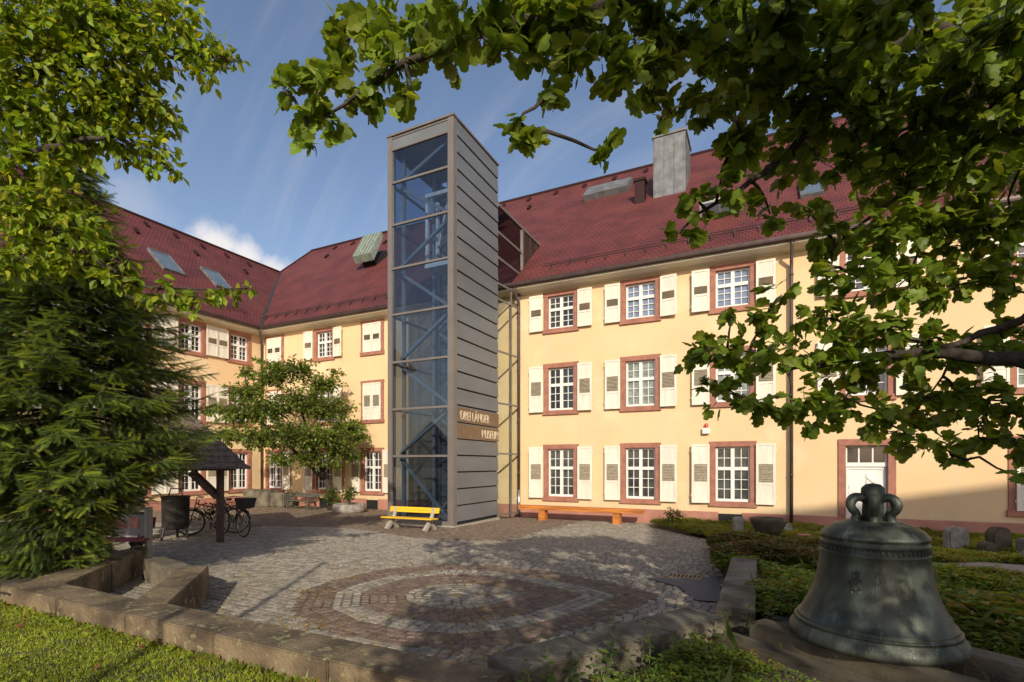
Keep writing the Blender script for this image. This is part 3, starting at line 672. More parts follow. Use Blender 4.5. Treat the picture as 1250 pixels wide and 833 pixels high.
# inside the shaft: rails, zigzag braces, rear louvred screen, lift car
ra = MB()
for x in (TX0 + .75, TX0 + 1.35, TX1 - .75): ra.box(x - .04, x + .04, TY0 + 1.5, TY0 + 1.6, .05, 11.9)
for x, y in ((TX0 + .3, TY0 + .42), (TX1 - .35, TY0 + .42)): ra.box(x - .05, x + .05, y, y + .1, .05, 11.9)
ra.build('guide_rail', 'brace', tw)
for k in range(8):
    a, b = bars[k] + .12, bars[k + 1] - .08
    xa, xb = TX0 + .3, TX1 - .36
    if k % 2 == 0: a, b = b, a
    q = MB(); q.bar((xa, TY0 + .32, a), (xb, TY0 + .32, b), .09, .09); q.build('brace', 'brace', tw)
    q = MB(); q.bar((xa + .1, TY1 - .5, b), (xb, TY1 - .5, a), .08, .08); q.build('brace', 'brace', tw)
sc = MB()
for k in range(46): sc.box(TX0 + .2, TX1 - .21, TY1 - .12, TY1 - .08, .08 + k * .258, .08 + k * .258 + .225)
sc.build('rear_screen', 'interior', tw)
lc = MB(); x0, x1, y0, y1, z0, z1 = TX0 + .95, TX1 - .45, TY0 + .75, TY0 + 1.45, 8.4, 10.75
for x in (x0, x1 - .1): lc.box(x, x + .1, y0, y0 + .1, z0, z1).box(x, x + .1, y1 - .1, y1, z0, z1)
lc.box(x0 + .1, x1 - .1, y0, y0 + .1, z1 - .12, z1).box(x0 + .1, x1 - .1, y0, y0 + .1, z0, z0 + .14).box(x0 - .02, x1 + .02, y0 - .02, y1 + .02, z0 - .1, z0)
lc.bar((x0 + .15, y0 + .3, z0), (x0 + .7, y0 + .3, z1 - .2), .06, .06)
M['liftwhite'] = mat('lift_frame_paint', (.7, .72, .70), .4); lc.build('lift_car', 'liftwhite', tw)
# glazed link between tower and facade, running up through the eaves as a dormer
gl = MB(); gl.poly([(TX1 - .02, TY1, .0), (TX1 + .16, YW - .01, .0), (TX1 + .16, YW - .01, 8.2), (TX1 - .02, TY1, 8.2)]); gl.build('link_glass', 'sideglass', tw)
gl = MB(); gl.poly([(TX1 - .02, TY1, 8.3), (TX1 - .02, 18.2, 8.3), (TX1 - .02, 18.2, 11.0), (TX1 - .02, TY1, 11.0)]); gl.build('dormer_glass', 'glass', tw)
lk = MB()
for z in (.0, 2.2, 4.0, 5.85, 7.7, 8.25): lk.bar((TX1 - .02, TY1, z + .03), (TX1 + .16, YW - .02, z + .03), .05, .06)
lk.bar((TX1 + .15, YW - .09, -.05), (TX1 + .15, YW - .09, 8.3), .08, .08); lk.bar((TX1 + .07, YW - .6, -.05), (TX1 + .07, YW - .6, 8.3), .05, .05)
for z in (9.2, 10.1): lk.bar((TX1 - .02, TY1, z), (TX1 - .02, 18.2, z), .05, .09)
lk.bar((TX1 - .02, 18.15, 8.4), (TX1 - .02, 18.15, 11.0), .1, .1)
lk.build('link_frame', 'steel', tw)
dk = MB(); dk.prism([(TX0 + .3, TY1), (TX1 + .03, TY1), (TX1 + .03, 20.9), (TX0 + .3, 20.9)], 11.02, 11.12); dk.build('link_roof', 'steel', tw)
dk = MB(); dk.poly([(TX1 - .01, 18.2, zroof(18.2) - .2), (TX1 - .01, 20.9, 11.02), (TX1 - .01, 18.2, 11.02)])
for k in range(4): y = 18.3 + k * .6; dk.box(TX1 - .005, TX1 + .015, y, y + .03, zroof(y) - .1, 11.02)
dk.build('dormer_cheek', 'gutter', tw)
dk = MB(); dk.box(TX0 + .3, TX0 + .34, TY1, YW, 0, 11.0); dk.build('link_side', 'interior', tw)

# ---------------------------------------------------------------- low stone walls and kerbs
def blocks(name, p, q, wd, z0, z1, k, m, label, cat):      # a run of k butted blocks from p to q, wd wide to the left
    p, q = Vector(p), Vector(q); d = (q - p) / k; nn = Vector((-d.y, d.x)).normalized() * wd
    o = MB()
    for i in range(k):
        a = p + d * i + d.normalized() * .006; b = p + d * (i + 1) - d.normalized() * .006; dz = random.uniform(-.008, .008)
        o.prism([tuple(a), tuple(b), tuple(b + nn), tuple(a + nn)], z0, z1 + dz)
    return tag(o.build(name, m, None, .011, False), label, cat)
blocks('stone_wall', (-8.05, 2.77), (-1.55, 2.77), .40, -.05, .42, 5, 'sandstone', 'long low wall of brown sandstone blocks between the lawn and the cobbles', 'wall')
blocks('stone_wall', (-7.55, 3.19), (-9.42, 5.08), .5, -.05, .42, 2, 'sandstone', 'short sandstone wall beside the spruce, ending at an upright slab', 'wall')
blocks('stone_wall', (-5.5, 3.19), (-6.98, 4.6), .36, -.05, .415, 1, 'sandstone', 'short sandstone return wall with a sunlit side at the edge of the cobbled court', 'wall')
blocks('stone_wall', (-9.0, 4.80), (-7.30, 4.42), .30, -.05, .34, 1, 'kerb', 'dark low cross wall closing the small cobbled recess', 'wall')
blocks('stone_kerb', (-1.50, 3.19), (-.30, 5.28), .44, -.03, .40, 3, 'kerb', 'grey stone kerb running slantwise between the cobbles and the weedy bed', 'kerb')
blocks('stone_kerb', (-.06, 5.52), (-.06, 8.62), .36, -.03, .42, 2, 'kerb', 'dark flat stone kerb leading away from the corner past the drain', 'kerb')
o = MB(); o.box(-9.62, -9.36, 4.98, 5.1, -.02, .46); tag(o.build('stone_slab', 'sandstone', None, .012), 'upright narrow brown stone slab at the end of the wall beside the spruce', 'slab')
d = MB(); dx, dy = DRAIN
d.box(dx - .26, dx + .26, dy - .15, dy - .12, -.02, .006).box(dx - .26, dx + .26, dy + .12, dy + .15, -.02, .006)
for k in range(9): x = dx - .26 + k * .0625; d.box(x, x + .028, dy - .12, dy + .12, -.02, .006)
dr_ = d.build('drain_grate', 'grate'); tag(dr_, 'rusty slotted drain grate set in the cobbles', 'drain')
MB().poly([(dx - .26, dy - .15, -.05 + .04), (dx + .26, dy - .15, -.01), (dx + .26, dy + .15, -.01), (dx - .26, dy + .15, -.01)]).build('pit', 'darkgap', dr_)

# ---------------------------------------------------------------- benches
def bench(name, loc, rz, L, m, legm, label, slats=2, back=True, group=None, style='x'):
    t = thing(name, loc, label, 'bench', group); t.rotation_euler = (0, 0, rz)
    def ob(mb, nm, mm, bv=.006): o_ = mb.build(nm, mm, None, bv); o_.parent = t; return o_
    w_ = .20
    for k in range(slats):
        q = MB(); y0 = -.40 + k * (.42 / slats); q.box(-L / 2, L / 2, y0, y0 + .42 / slats - .02, .42 - .01 * k, .465 - .01 * k); ob(q, 'seat', m)
    if back:
        for k in range(1 if slats < 3 else 2):
            q = MB(); z = .62 + k * .14; hh = .20 if slats < 3 else .12
            q.hexa([(-L / 2 + .02, .05 + k * .04, z), (L / 2 - .02, .05 + k * .04, z), (L / 2 - .02, .09 + k * .04, z), (-L / 2 + .02, .09 + k * .04, z)],
                   [(-L / 2 + .02, .10 + k * .04, z + hh), (L / 2 - .02, .10 + k * .04, z + hh), (L / 2 - .02, .14 + k * .04, z + hh), (-L / 2 + .02, .14 + k * .04, z + hh)]); ob(q, 'backrest', m)
    for x in (-L / 2 + .22, L / 2 - .22):
        q = MB()
        if style == 'x':
            q.bar((x, -.42, 0), (x, .02, .43), .11, .13); q.bar((x, .16, 0), (x, -.22, .42), .11, .13)
            if back: q.bar((x, -.02, .40), (x, .12, .80), .09, .08)
        else:
            q.bar((x, -.40, 0), (x, -.34, .43), .07, .07); q.bar((x, .10, 0), (x, .02, .45), .07, .07); q.bar((x, -.38, .39), (x, .05, .39), .06, .05)
            if back: q.bar((x, .02, .42), (x, .18, .88), .06, .06)
            q.bar((x, -.38, .62), (x, .09, .66), .06, .05); q.bar((x, -.36, .43), (x, -.36, .63), .05, .05)
        ob(q, 'leg', legm)
    return t
bench('park_bench', (-9.15, 12.15, zg(0, 12.1)), R_(2), 1.75, 'yellow', 'concrete', 'bright yellow wooden bench with concrete legs at the foot of the glass tower')
bench('park_bench', (-17.95, 16.1, zg(0, 16.1)), R_(-3), 1.75, 'greywood', 'greywood', 'weathered grey bench with armrests beneath the courtyard tree', 2, True, None, 'iron')
bench('park_bench', (-11.05, 5.35, .02), R_(28), 1.6, 'redwood', 'darkmetal', 'dark red bench half hidden under the spruce branches')
bpy.data.objects['park_bench'].scale = (1, .9, .77); bpy.data.objects['park_bench.001'].scale = (1, .9, .85)
t = thing('long_bench', (-5.7, 16.75, zg(0, 16.8)), 'long low backless orange wooden bench along the foot of the facade', 'bench')
q = MB(); q.box(-7.85, -3.45, 16.55, 16.74, .25, .38).box(-7.85, -3.45, 16.76, 16.95, .252, .384); q.build('seat', 'orange', t, .01)
for x in (-6.95, -4.3): q = MB(); q.box(x - .12, x + .12, 16.6, 16.9, -.14, .25); q.build('leg', 'orange', t, .01)

# ---------------------------------------------------------------- bell on its stone beams
BX, BY, BZ = .80, 4.95, .46
bd = Vector((.82, -.57, 0)); bp = Vector((.57, .82, 0))
def beam(off, a, b, z0, z1, wd, m, label):
    o_ = MB(); c = Vector((BX, BY, 0)) + bp * off
    o_.prism([tuple((c + bd * a - bp * wd / 2).xy), tuple((c + bd * b - bp * wd / 2).xy), tuple((c + bd * b + bp * wd / 2).xy), tuple((c + bd * a + bp * wd / 2).xy)], z0, z1)
    tag(o_.build('stone_beam', m, None, .02, False), label, 'beam')
beam(-.36, -.78, 1.25, .20, .455, .24, 'mossstone', 'squared stone beam under the near side of the bell')
beam(.36, -.70, .88, .20, .455, .24, 'kerb', 'squared stone beam under the far side of the bell, its end cut off square')
beam(-.60, -.95, 1.1, .12, .33, .22, 'mossstone', 'lower step of stone in front of the beam under the bell')
bell = thing('bell', (BX, BY, BZ), 'large old bronze bell with green patina standing on stone beams among the weeds', 'bell')
prof = [(.545, 0), (.59, .004), (.597, .03), (.585, .07), (.555, .105), (.548, .125), (.553, .128), (.553, .138), (.541, .142), (.530, .155), (.533, .16), (.528, .17), (.517, .173), (.49, .225), (.455, .29), (.425, .36), (.40, .44), (.385, .52), (.373, .60), (.364, .68),
        (.366, .685), (.368, .70), (.361, .705), (.359, .75), (.364, .755), (.366, .775), (.36, .78), (.358, .805), (.366, .81), (.366, .825), (.352, .845), (.325, .875), (.28, .90), (.272, .912), (.20, .93), (.19, .94), (0, .945)]
b_ = MB(); b_.lathe(prof, (BX, BY, BZ), 72)
b_.lathe([(.545, 0), (.50, .06), (.42, .3), (.35, .55), (.33, .8), (0, .86)], (BX, BY, BZ), 48)
b_.build('bell_body', 'bronze', bell, 0, True)
o_ = MB(); top = Vector((BX, BY, BZ + .94))
o_.lathe([(.0, -.02), (.085, -.02), (.075, .06), (.07, .15), (.085, .20), (.08, .26), (.05, .29), (0, .30)], tuple(top), 20); o_.build('crown_post', 'bronze', bell, 0, True)
for k in range(6):
    an = k * math.pi / 3 + .42; d_ = Vector((math.cos(an), math.sin(an), 0))
    pts = [top + d_ * .05 + Vector((0, 0, .16)), top + d_ * .10 + Vector((0, 0, .185)), top + d_ * .15 + Vector((0, 0, .175)), top + d_ * .175 + Vector((0, 0, .13)), top + d_ * .158 + Vector((0, 0, .085)), top + d_ * .128 + Vector((0, 0, .05)), top + d_ * .14 + Vector((0, 0, -.02))]
    cr_ = []
    for i in range(len(pts) - 1):                            # rounded through the control points
        p0, p1, p2, p3 = pts[max(i - 1, 0)], pts[i], pts[i + 1], pts[min(i + 2, len(pts) - 1)]
        for u_ in (0, .25, .5, .75): cr_.append(.5 * (2 * p1 + (p2 - p0) * u_ + (2 * p0 - 5 * p1 + 4 * p2 - p3) * u_ ** 2 + (3 * p1 - p0 - 3 * p2 + p3) * u_ ** 3))
    cr_.append(pts[-1]); q = MB(); q.tube(cr_, [float(np.interp(i, [0, 4, 8, 12, 16, 20, 24], [.028, .031, .035, .034, .031, .03, .037])) for i in range(len(cr_))], 12); q.build('canon_loop', 'bronze', bell, 0, True)
rl = MB()                                                   # raised frieze round the shoulder and a small relief of a leafy figure
for k in range(64):
    an = 2 * math.pi * k / 64; r = .365; c = Vector((BX + r * math.cos(an), BY + r * math.sin(an), BZ + .728))
    h = random.uniform(.012, .018); tdir = Vector((-math.sin(an), math.cos(an), 0)); rl.bar(c - tdir * .009, c + tdir * .009, .012, h * 2)
rl.build('frieze', 'bronze', bell, .002)
va = math.atan2(-BY, -BX) - .28
rl = MB()
for k in range(38):
    t_ = random.random(); wv = (.012 + .035 * math.sin(min(1, t_ * 1.15) * math.pi)) * random.uniform(-1, 1); z = .40 + .17 * t_
    r = np.interp(z, [.36, .44, .52, .60], [.428, .402, .387, .375]); an = va + wv / r
    c = Vector((BX + r * math.cos(an), BY + r * math.sin(an), BZ + z)); rl.bar(c, c + Vector((random.uniform(-.01, .01), random.uniform(-.01, .01), .018)), .014, .016)
rl.build('relief', 'bronze', bell, .003)

# ---------------------------------------------------------------- stones and planters by the facade
def headstone(x, y, w_, h, d_, rz, label, m='stone', arch=True, cat='headstone'):
    z = float(zbed(0, y)) - .05; pts = [(-w_ / 2, 0), (w_ / 2, 0), (w_ / 2, h * .72)]
    if arch: pts += [(w_ / 2 * math.cos(a_), h * .72 + h * .28 * math.sin(a_)) for a_ in (k * math.pi / 8 for k in range(1, 8))] + [(-w_ / 2, h * .72)]
    else: pts += [(w_ / 2, h), (-w_ / 2, h)]
    c_, s_ = math.cos(rz), math.sin(rz)
    f_ = lambda u, v, ww: (x + u * c_ - v * s_, y + u * s_ + v * c_, z + ww)
    o_ = MB(f_); o_.hexa([(a_, -d_ / 2, b2) for a_, b2 in pts], [(a_, d_ / 2, b2) for a_, b2 in pts])
    tag(o_.build('headstone' if arch else 'boundary_stone', m, None, .03), label, cat)
headstone(3.73, 14.0, .42, .58, .2, .4, 'grey round topped stone between the bell and the two brown stones')
headstone(4.36, 13.8, .40, .62, .22, .4, 'brown round topped stone taller than its small neighbour', 'mossstone')
headstone(4.05, 13.4, .28, .34, .2, .5, 'small low brown stone leaning against a taller round topped one', 'mossstone')
headstone(4.85, 13.6, .5, .42, .3, .3, 'low grey square stone block at the right edge of the bed', 'stone', False, 'stone')
headstone(4.5, 12.9, .22, .24, .16, .3, 'tiny grey stone block in the ground cover before the round topped stones', 'stone', False, 'stone')
headstone(-.58, 15.2, .26, .50, .2, .3, 'slim grey boundary stone in front of the basement opening', 'stone', False, 'stone')
headstone(.95, 14.6, .34, .18, .3, .2, 'flat reddish stone lying beside the downpipe', 'redstone', False, 'stone')
headstone(.62, 15.9, .24, .3, .22, .1, 'small grey stone foot at the bottom of the downpipe', 'stone', False, 'stone')
headstone(1.9, 13.0, .2, .34, .14, .3, 'small grey stone stub just left of the bell shoulder', 'stone', False, 'stone')
t = thing('stone_bowl', (.15, 14.6, .12), 'round mossy stone bowl planter standing in the ground cover', 'planter')
o_ = MB(); o_.lathe([(0, 0), (.26, 0), (.33, .12), (.40, .26), (.43, .33), (.44, .40), (.40, .41), (.36, .36), (0, .33)], (.15, 14.6, .07), 28); o_.build('bowl', 'mossstone', t, 0, True)
o_ = MB(); o_.lathe([(.37, .362), (.2, .40), (0, .41)], (.15, 14.6, .07), 20); o_.build('soil_fill', 'soil', t, 0, True, .012)
t = thing('stone_planter', (-15.15, 15.9, -.1), 'low round stone planter with a green shrub beside the courtyard tree', 'planter')
o_ = MB(); o_.lathe([(0, 0), (.62, 0), (.66, .08), (.64, .34), (.56, .36), (.52, .28), (0, .26)], (-15.15, 15.9, -.11), 30); o_.build('basin', 'stone', t, 0, True)
t = thing('stone_trough', (-21.2, 16.6, -.1), 'old mossy stone trough against the wall left of the grey bench', 'trough')
o_ = MB(); o_.box(-22.1, -20.4, 16.2, 16.85, -.1, .62).box(-22.1, -20.4, 16.3, 16.75, .62, .66); o_.build('basin', 'kerb', t, .04)
o_ = MB(); o_.box(-20.35, -19.5, 16.3, 16.9, -.11, .55); tag(o_.build('stone_block', 'kerb', None, .05), 'squat mossy stone block between the trough and the grey bench', 'stone')

# ---------------------------------------------------------------- shelter with the old vat
P1 = Vector((-11.57, 7.9, 0)); av = Vector((-.826, .564, 0)); bv_ = Vector((-.564, -.826, 0))
sh = thing('shelter', (-11.57, 7.9, 0), 'small open timber shelter with a shingled roof next to the spruce', 'shelter')
A, B = 2.3, 2.5; cen = P1 + av * A / 2 + bv_ * B / 2
for i, j in ((0, 0), (1, 0), (0, 1), (1, 1)):
    c = P1 + av * A * i + bv_ * B * j; q = MB(); q.bar(c, c + Vector((0, 0, 1.72)), .13, .13); q.build('post', 'darkwood', sh, .012)
    for dd in ((av * (1 - 2 * i)), (bv_ * (1 - 2 * j))):
        q = MB(); q.bar(c + Vector((0, 0, 1.05)) + dd * .07, c + Vector((0, 0, 1.66)) + dd * .62, .10, .12); q.build('brace', 'darkwood', sh, .008)
for c, dd, L in ((P1, av, A), (P1, bv_, B), (P1 + bv_ * B, av, A), (P1 + av * A, bv_, B)):
    q = MB(); q.bar(c - dd * .3 + Vector((0, 0, 1.78)), c + dd * (L + .3) + Vector((0, 0, 1.78)), .14, .16); q.build('beam', 'darkwood', sh, .01)
ov = .62; apex = cen + Vector((0, 0, 3.75)); rf = MB()
crn = [cen + av * (sa_ * (A / 2 + ov)) + bv_ * (sb_ * (B / 2 + ov)) for sa_, sb_ in ((-1, -1), (1, -1), (1, 1), (-1, 1))]
K = 15
for k in range(K):                                           # stepped shingle courses
    t0, t1 = k / K, (k + 1) / K
    for i in range(4):
        p0, p1 = crn[i], crn[(i + 1) % 4]
        def ptt(p, t_, h): q_ = p.lerp(cen, t_); return (q_.x, q_.y, 1.72 + (3.75 - 1.72) * t_ + h)
        n_ = max(2, int(16 * (1 - t0)))
        for s_ in range(n_):
            u0, u1 = s_ / n_, (s_ + .93) / n_; h = random.uniform(.0, .022)
            a0, a1 = p0.lerp(p1, u0), p0.lerp(p1, u1)
            rf.hexa([ptt(a0, t0, .02), ptt(a1, t0, .02), ptt(a1, t1 * 1.0, .0), ptt(a0, t1, .0)], [ptt(a0, t0, .055 + h), ptt(a1, t0, .055 + h), ptt(a1, t1, .02), ptt(a0, t1, .02)])
rf.build('roof', 'shingle', sh)
t = thing('vat', (-13.0, 7.72, 0), 'big dark metal cauldron on legs under the shelter roof', 'vat')
q = MB(); q.lathe([(0, .24), (.25, .26), (.29, .33), (.30, 1.02), (.315, 1.03), (.315, 1.07), (.28, 1.07), (.27, .4), (0, .34)], (-13.0, 7.72, 0), 28); q.build('tub', 'darkmetal', t, 0, True)
for k in range(3):
    an = k * 2.09 + .4; q = MB(); q.tube([(-13.0 + .25 * math.cos(an), 7.72 + .25 * math.sin(an), .34), (-13.0 + .32 * math.cos(an), 7.72 + .32 * math.sin(an), 0)], .03, 6); q.build('leg', 'darkmetal', t)
q = MB(); q.tube([(-13.3, 7.72, 1.05), (-13.2, 7.72, 1.25), (-12.8, 7.72, 1.25), (-12.7, 7.72, 1.05)], .015, 6); q.build('handle', 'darkmetal', t)
q = MB(); q.box(-13.75, -13.32, 6.85, 7.2, -.02, 1.1).box(-13.8, -13.28, 6.8, 7.24, 1.1, 1.24); tag(q.build('stone_pillar', 'stone', None, .02), 'rough grey stone pillar standing beside the cauldron', 'pillar')
# notice board by the red bench
nb = thing('notice_board', (-10.8, 5.6, 0), 'grey framed notice board with a small picture behind the red bench', 'notice board')
e0, e1 = Vector((-10.35, 5.65, 0)), Vector((-11.3, 5.45, 0))
for c in (e0, e1): q = MB(); q.bar(c + Vector((0, 0, .0)), c + Vector((0, 0, 1.05)), .1, .1); q.build('post', 'concrete', nb, .006)
q = MB(); q.bar(e0 + Vector((0, 0, .70)) , e1 + Vector((0, 0, .70)), .03, .4); q.build('panel', 'print', nb)
dd = (e1 - e0).normalized(); ofs = Vector((dd.y, -dd.x, 0)); ofs = ofs if ofs.y < 0 else -ofs
q = MB(); q.bar(e0 + dd * .2 + ofs * .02 + Vector((0, 0, .74)), e0 + dd * .42 + ofs * .02 + Vector((0, 0, .74)), .006, .2); q.build('picture', 'printred', nb)
q = MB(); q.bar(e0 + Vector((0, 0, .93)), e1 + Vector((0, 0, .93)), .06, .05); q.build('top_rail', 'darkmetal', nb)

# ---------------------------------------------------------------- bicycles by the shelter
def bicycle(loc, rz, label, basket):
    t = thing('bicycle', loc, label, 'bicycle'); t.rotation_euler = (0, 0, rz)
    def ob(mb, nm, mm, par=None, sm=True): o_ = mb.build(nm, mm, None, 0, sm); o_.parent = par or t; return o_
    for x in (-.52, .52):
        q = MB(); q.ring((x, 0, .34), .325, .018, (0, 1, 0), 28, 6); wh = ob(q, 'wheel', 'black')
        q = MB(); q.ring((x, 0, .34), .30, .009, (0, 1, 0), 28, 5)
        for k in range(14): an = k * math.pi / 7; q.tube([(x, 0, .34), (x + .3 * math.cos(an), 0, .34 + .3 * math.sin(an))], .0025, 3)
        q.tube([(x, -.04, .34), (x, .04, .34)], .025, 8); ob(q, 'rim', 'chrome', wh)
        q = MB(); q.tube([(x + .37 * math.cos(an), 0, .34 + .37 * math.sin(an)) for an in np.linspace(.3, 2.7, 10)], .014, 5); ob(q, 'mudguard', 'black')
    q = MB(); bbk = (-.08, 0, .30); seat = (-.24, 0, .78); head = (.40, 0, .82); hl = (.43, 0, .68)
    q.tube([bbk, seat], .017, 6); q.tube([bbk, hl], .019, 6); q.tube([(-.20, 0, .66), head], .016, 6); q.tube([bbk, (-.52, .03, .34)], .011, 5); q.tube([bbk, (-.52, -.03, .34)], .011, 5)
    q.tube([(-.21, 0, .7), (-.52, .03, .34)], .010, 5); q.tube([(-.21, 0, .7), (-.52, -.03, .34)], .010, 5); q.tube([head, hl, (.47, 0, .55), (.52, .04, .34)], .014, 6); q.tube([(.47, 0, .55), (.52, -.04, .34)], .012, 6)
    ob(q, 'frame', 'black')
    q = MB(); q.tube([head, (.37, 0, .98)], .014, 6); q.tube([(.22, .28, .98), (.33, .2, 1.0), (.38, 0, .98), (.33, -.2, 1.0), (.22, -.28, .98)], .012, 6); ob(q, 'handlebar', 'chrome')
    q = MB(); q.tube([seat, (-.27, 0, .88)], .013, 6); q.hexa([(-.42, -.09, .88), (-.12, -.02, .89), (-.12, .02, .89), (-.42, .09, .88)], [(-.42, -.08, .94), (-.12, -.02, .93), (-.12, .02, .93), (-.42, .08, .94)]); ob(q, 'saddle', 'black', None, False)
    q = MB(); q.tube([(-.15, .06, .30), (-.08, .06, .30), (.03, .06, .42)], .01, 5); q.ring((-.08, .04, .30), .09, .008, (0, 1, 0), 16, 5); q.tube([(-.08, -.06, .30), (-.18, -.06, .19)], .01, 5); ob(q, 'crank', 'chrome')
    q = MB(); q.box(-.78, -.42, -.07, .07, .735, .75); q.tube([(-.72, .05, .74), (-.53, .04, .34)], .006, 4); q.tube([(-.72, -.05, .74), (-.53, -.04, .34)], .006, 4); ob(q, 'carrier', 'black', None, False)
    if basket:
        q = MB(); q.hexa([(-.80, -.13, .755), (-.44, -.13, .755), (-.44, .13, .755), (-.80, .13, .755)], [(-.85, -.17, 1.0), (-.40, -.17, 1.0), (-.40, .17, 1.0), (-.85, .17, 1.0)])
        ob(q, 'basket', 'black', None, False)
bicycle((-12.35, 8.78, 0), R_(171), 'black bicycle with a rear basket parked behind the shelter post', True)
bicycle((-13.05, 8.72, 0), R_(235), 'dark bicycle without a basket leaning close to the flower bush', False)

# ---------------------------------------------------------------- foliage
def crown_mesh(name, leaf, leafF, m, clumps, dens, lsize, base, alt, altp, parent, droop=.35, tilt=.55, twigs=None, perleaf=6, var=.3):
    P_, Y_, Z_, S_, Cc = [], [], [], [], []
    for c, r, *dm_ in clumps:
        c = np.array(c); r = np.array(r) if np.ndim(r) else np.array([r, r, r * .8])
        area = math.pi * r[0] * r[2]; nt_ = max(2, int(dens * (dm_[0] if dm_ else 1) * area / perleaf))
        dirs = nrm(rng.normal(size=(nt_, 3))); rad = rng.random((nt_, 1)) ** .45
        tips = c + dirs * rad * r; mid = c + dirs * rad * r * .25 + rng.normal(size=(nt_, 3)) * r * .15
        if twigs is not None:
            for a_, b2 in zip(mid, tips): twigs.append((a_, b2))
        tt = rng.random((nt_, perleaf, 1)) * .75 + .3
        pp = mid[:, None] + (tips - mid)[:, None] * tt + rng.normal(size=(nt_, perleaf, 3)) * lsize * .25
        out = nrm((tips - c)[:, None] * 1.0 + rng.normal(size=(nt_, perleaf, 3)) * r.mean() * .7); out[..., 2] -= droop; 
        zz = np.zeros_like(out); zz[..., 2] = 1; zz += rng.normal(size=out.shape) * tilt
        P_.append(pp.reshape(-1, 3)); Y_.append(out.reshape(-1, 3)); Z_.append(zz.reshape(-1, 3))
        n = nt_ * perleaf; S_.append(lsize * rng.uniform(.6, 1.15, n)); Cc.append(leafcols(n, base, var, alt, altp) * rng.uniform(.85, 1.15))
    P_, Y_, Z_ = map(np.vstack, (P_, Y_, Z_)); X, Y, Z = frames(Y_, Z_)
    v, f, c = scatter(leaf, leafF, P_, X, Y, Z, np.concatenate(S_), np.vstack(Cc))
    return npmesh(name, v, f, m, c, None)
def tree(name, label, cat, base, limbs, clumps, leaf, leafF, dens, lsize, base_c, alt, altp, group=None, r0=.02, **kw):
    t = thing(name, base, label, cat, group); tw_ = []
    o_ = crown_mesh('crown', leaf, leafF, 'leaf', clumps, dens, lsize, base_c, alt, altp, t, twigs=tw_, **kw)
    o_.parent = t; o_.matrix_parent_inverse = Matrix.Translation(-Vector(base))
    q = MB(); nodes = []
    for pts, ra_, rb_ in limbs:
        pts = [Vector(p) for p in pts]; fine = []
        for a_, b2 in zip(pts, pts[1:]):
            for k in range(4): fine.append(a_.lerp(b2, k / 4) + Vector([random.uniform(-1, 1) * .03 * (b2 - a_).length for _ in range(3)]) * (1 if k else 0))
        fine.append(pts[-1]); m_ = len(fine)
        q.tube(fine, [ra_ + (rb_ - ra_) * k / (m_ - 1) for k in range(m_)], 9); nodes += fine[m_ // 4:]
    for c, r, *_d in sorted(clumps, key=lambda z: min((Vector(z[0]) - n_).length for n_ in nodes)):
        c = Vector(c); n_ = min(nodes, key=lambda z: (z - c).length); L = (c - n_).length
        if L > .02:
            mids = [n_.lerp(c, k / 4) + Vector((random.uniform(-1, 1), random.uniform(-1, 1), random.uniform(-.2, 1))) * .07 * L * (k in (1, 2, 3)) for k in range(5)]
            q.tube(mids, [r0 * (1.1 - .16 * k) for k in range(5)], 6); nodes += mids[2:]
    for a_, b2 in tw_: q.tube([a_, (a_ + b2) / 2 + rng.normal(size=3) * .02, b2], [r0 * .3, r0 * .22, r0 * .12], 3, False)
    tr = q.build('trunk', 'bark', None, 0, True); tr.parent = t; tr.matrix_parent_inverse = Matrix.Translation(-Vector(base))
    return t
def cl_(rows): return [(tuple(at(u, v, d)), r * d / 625) for u, v, r, d in rows]
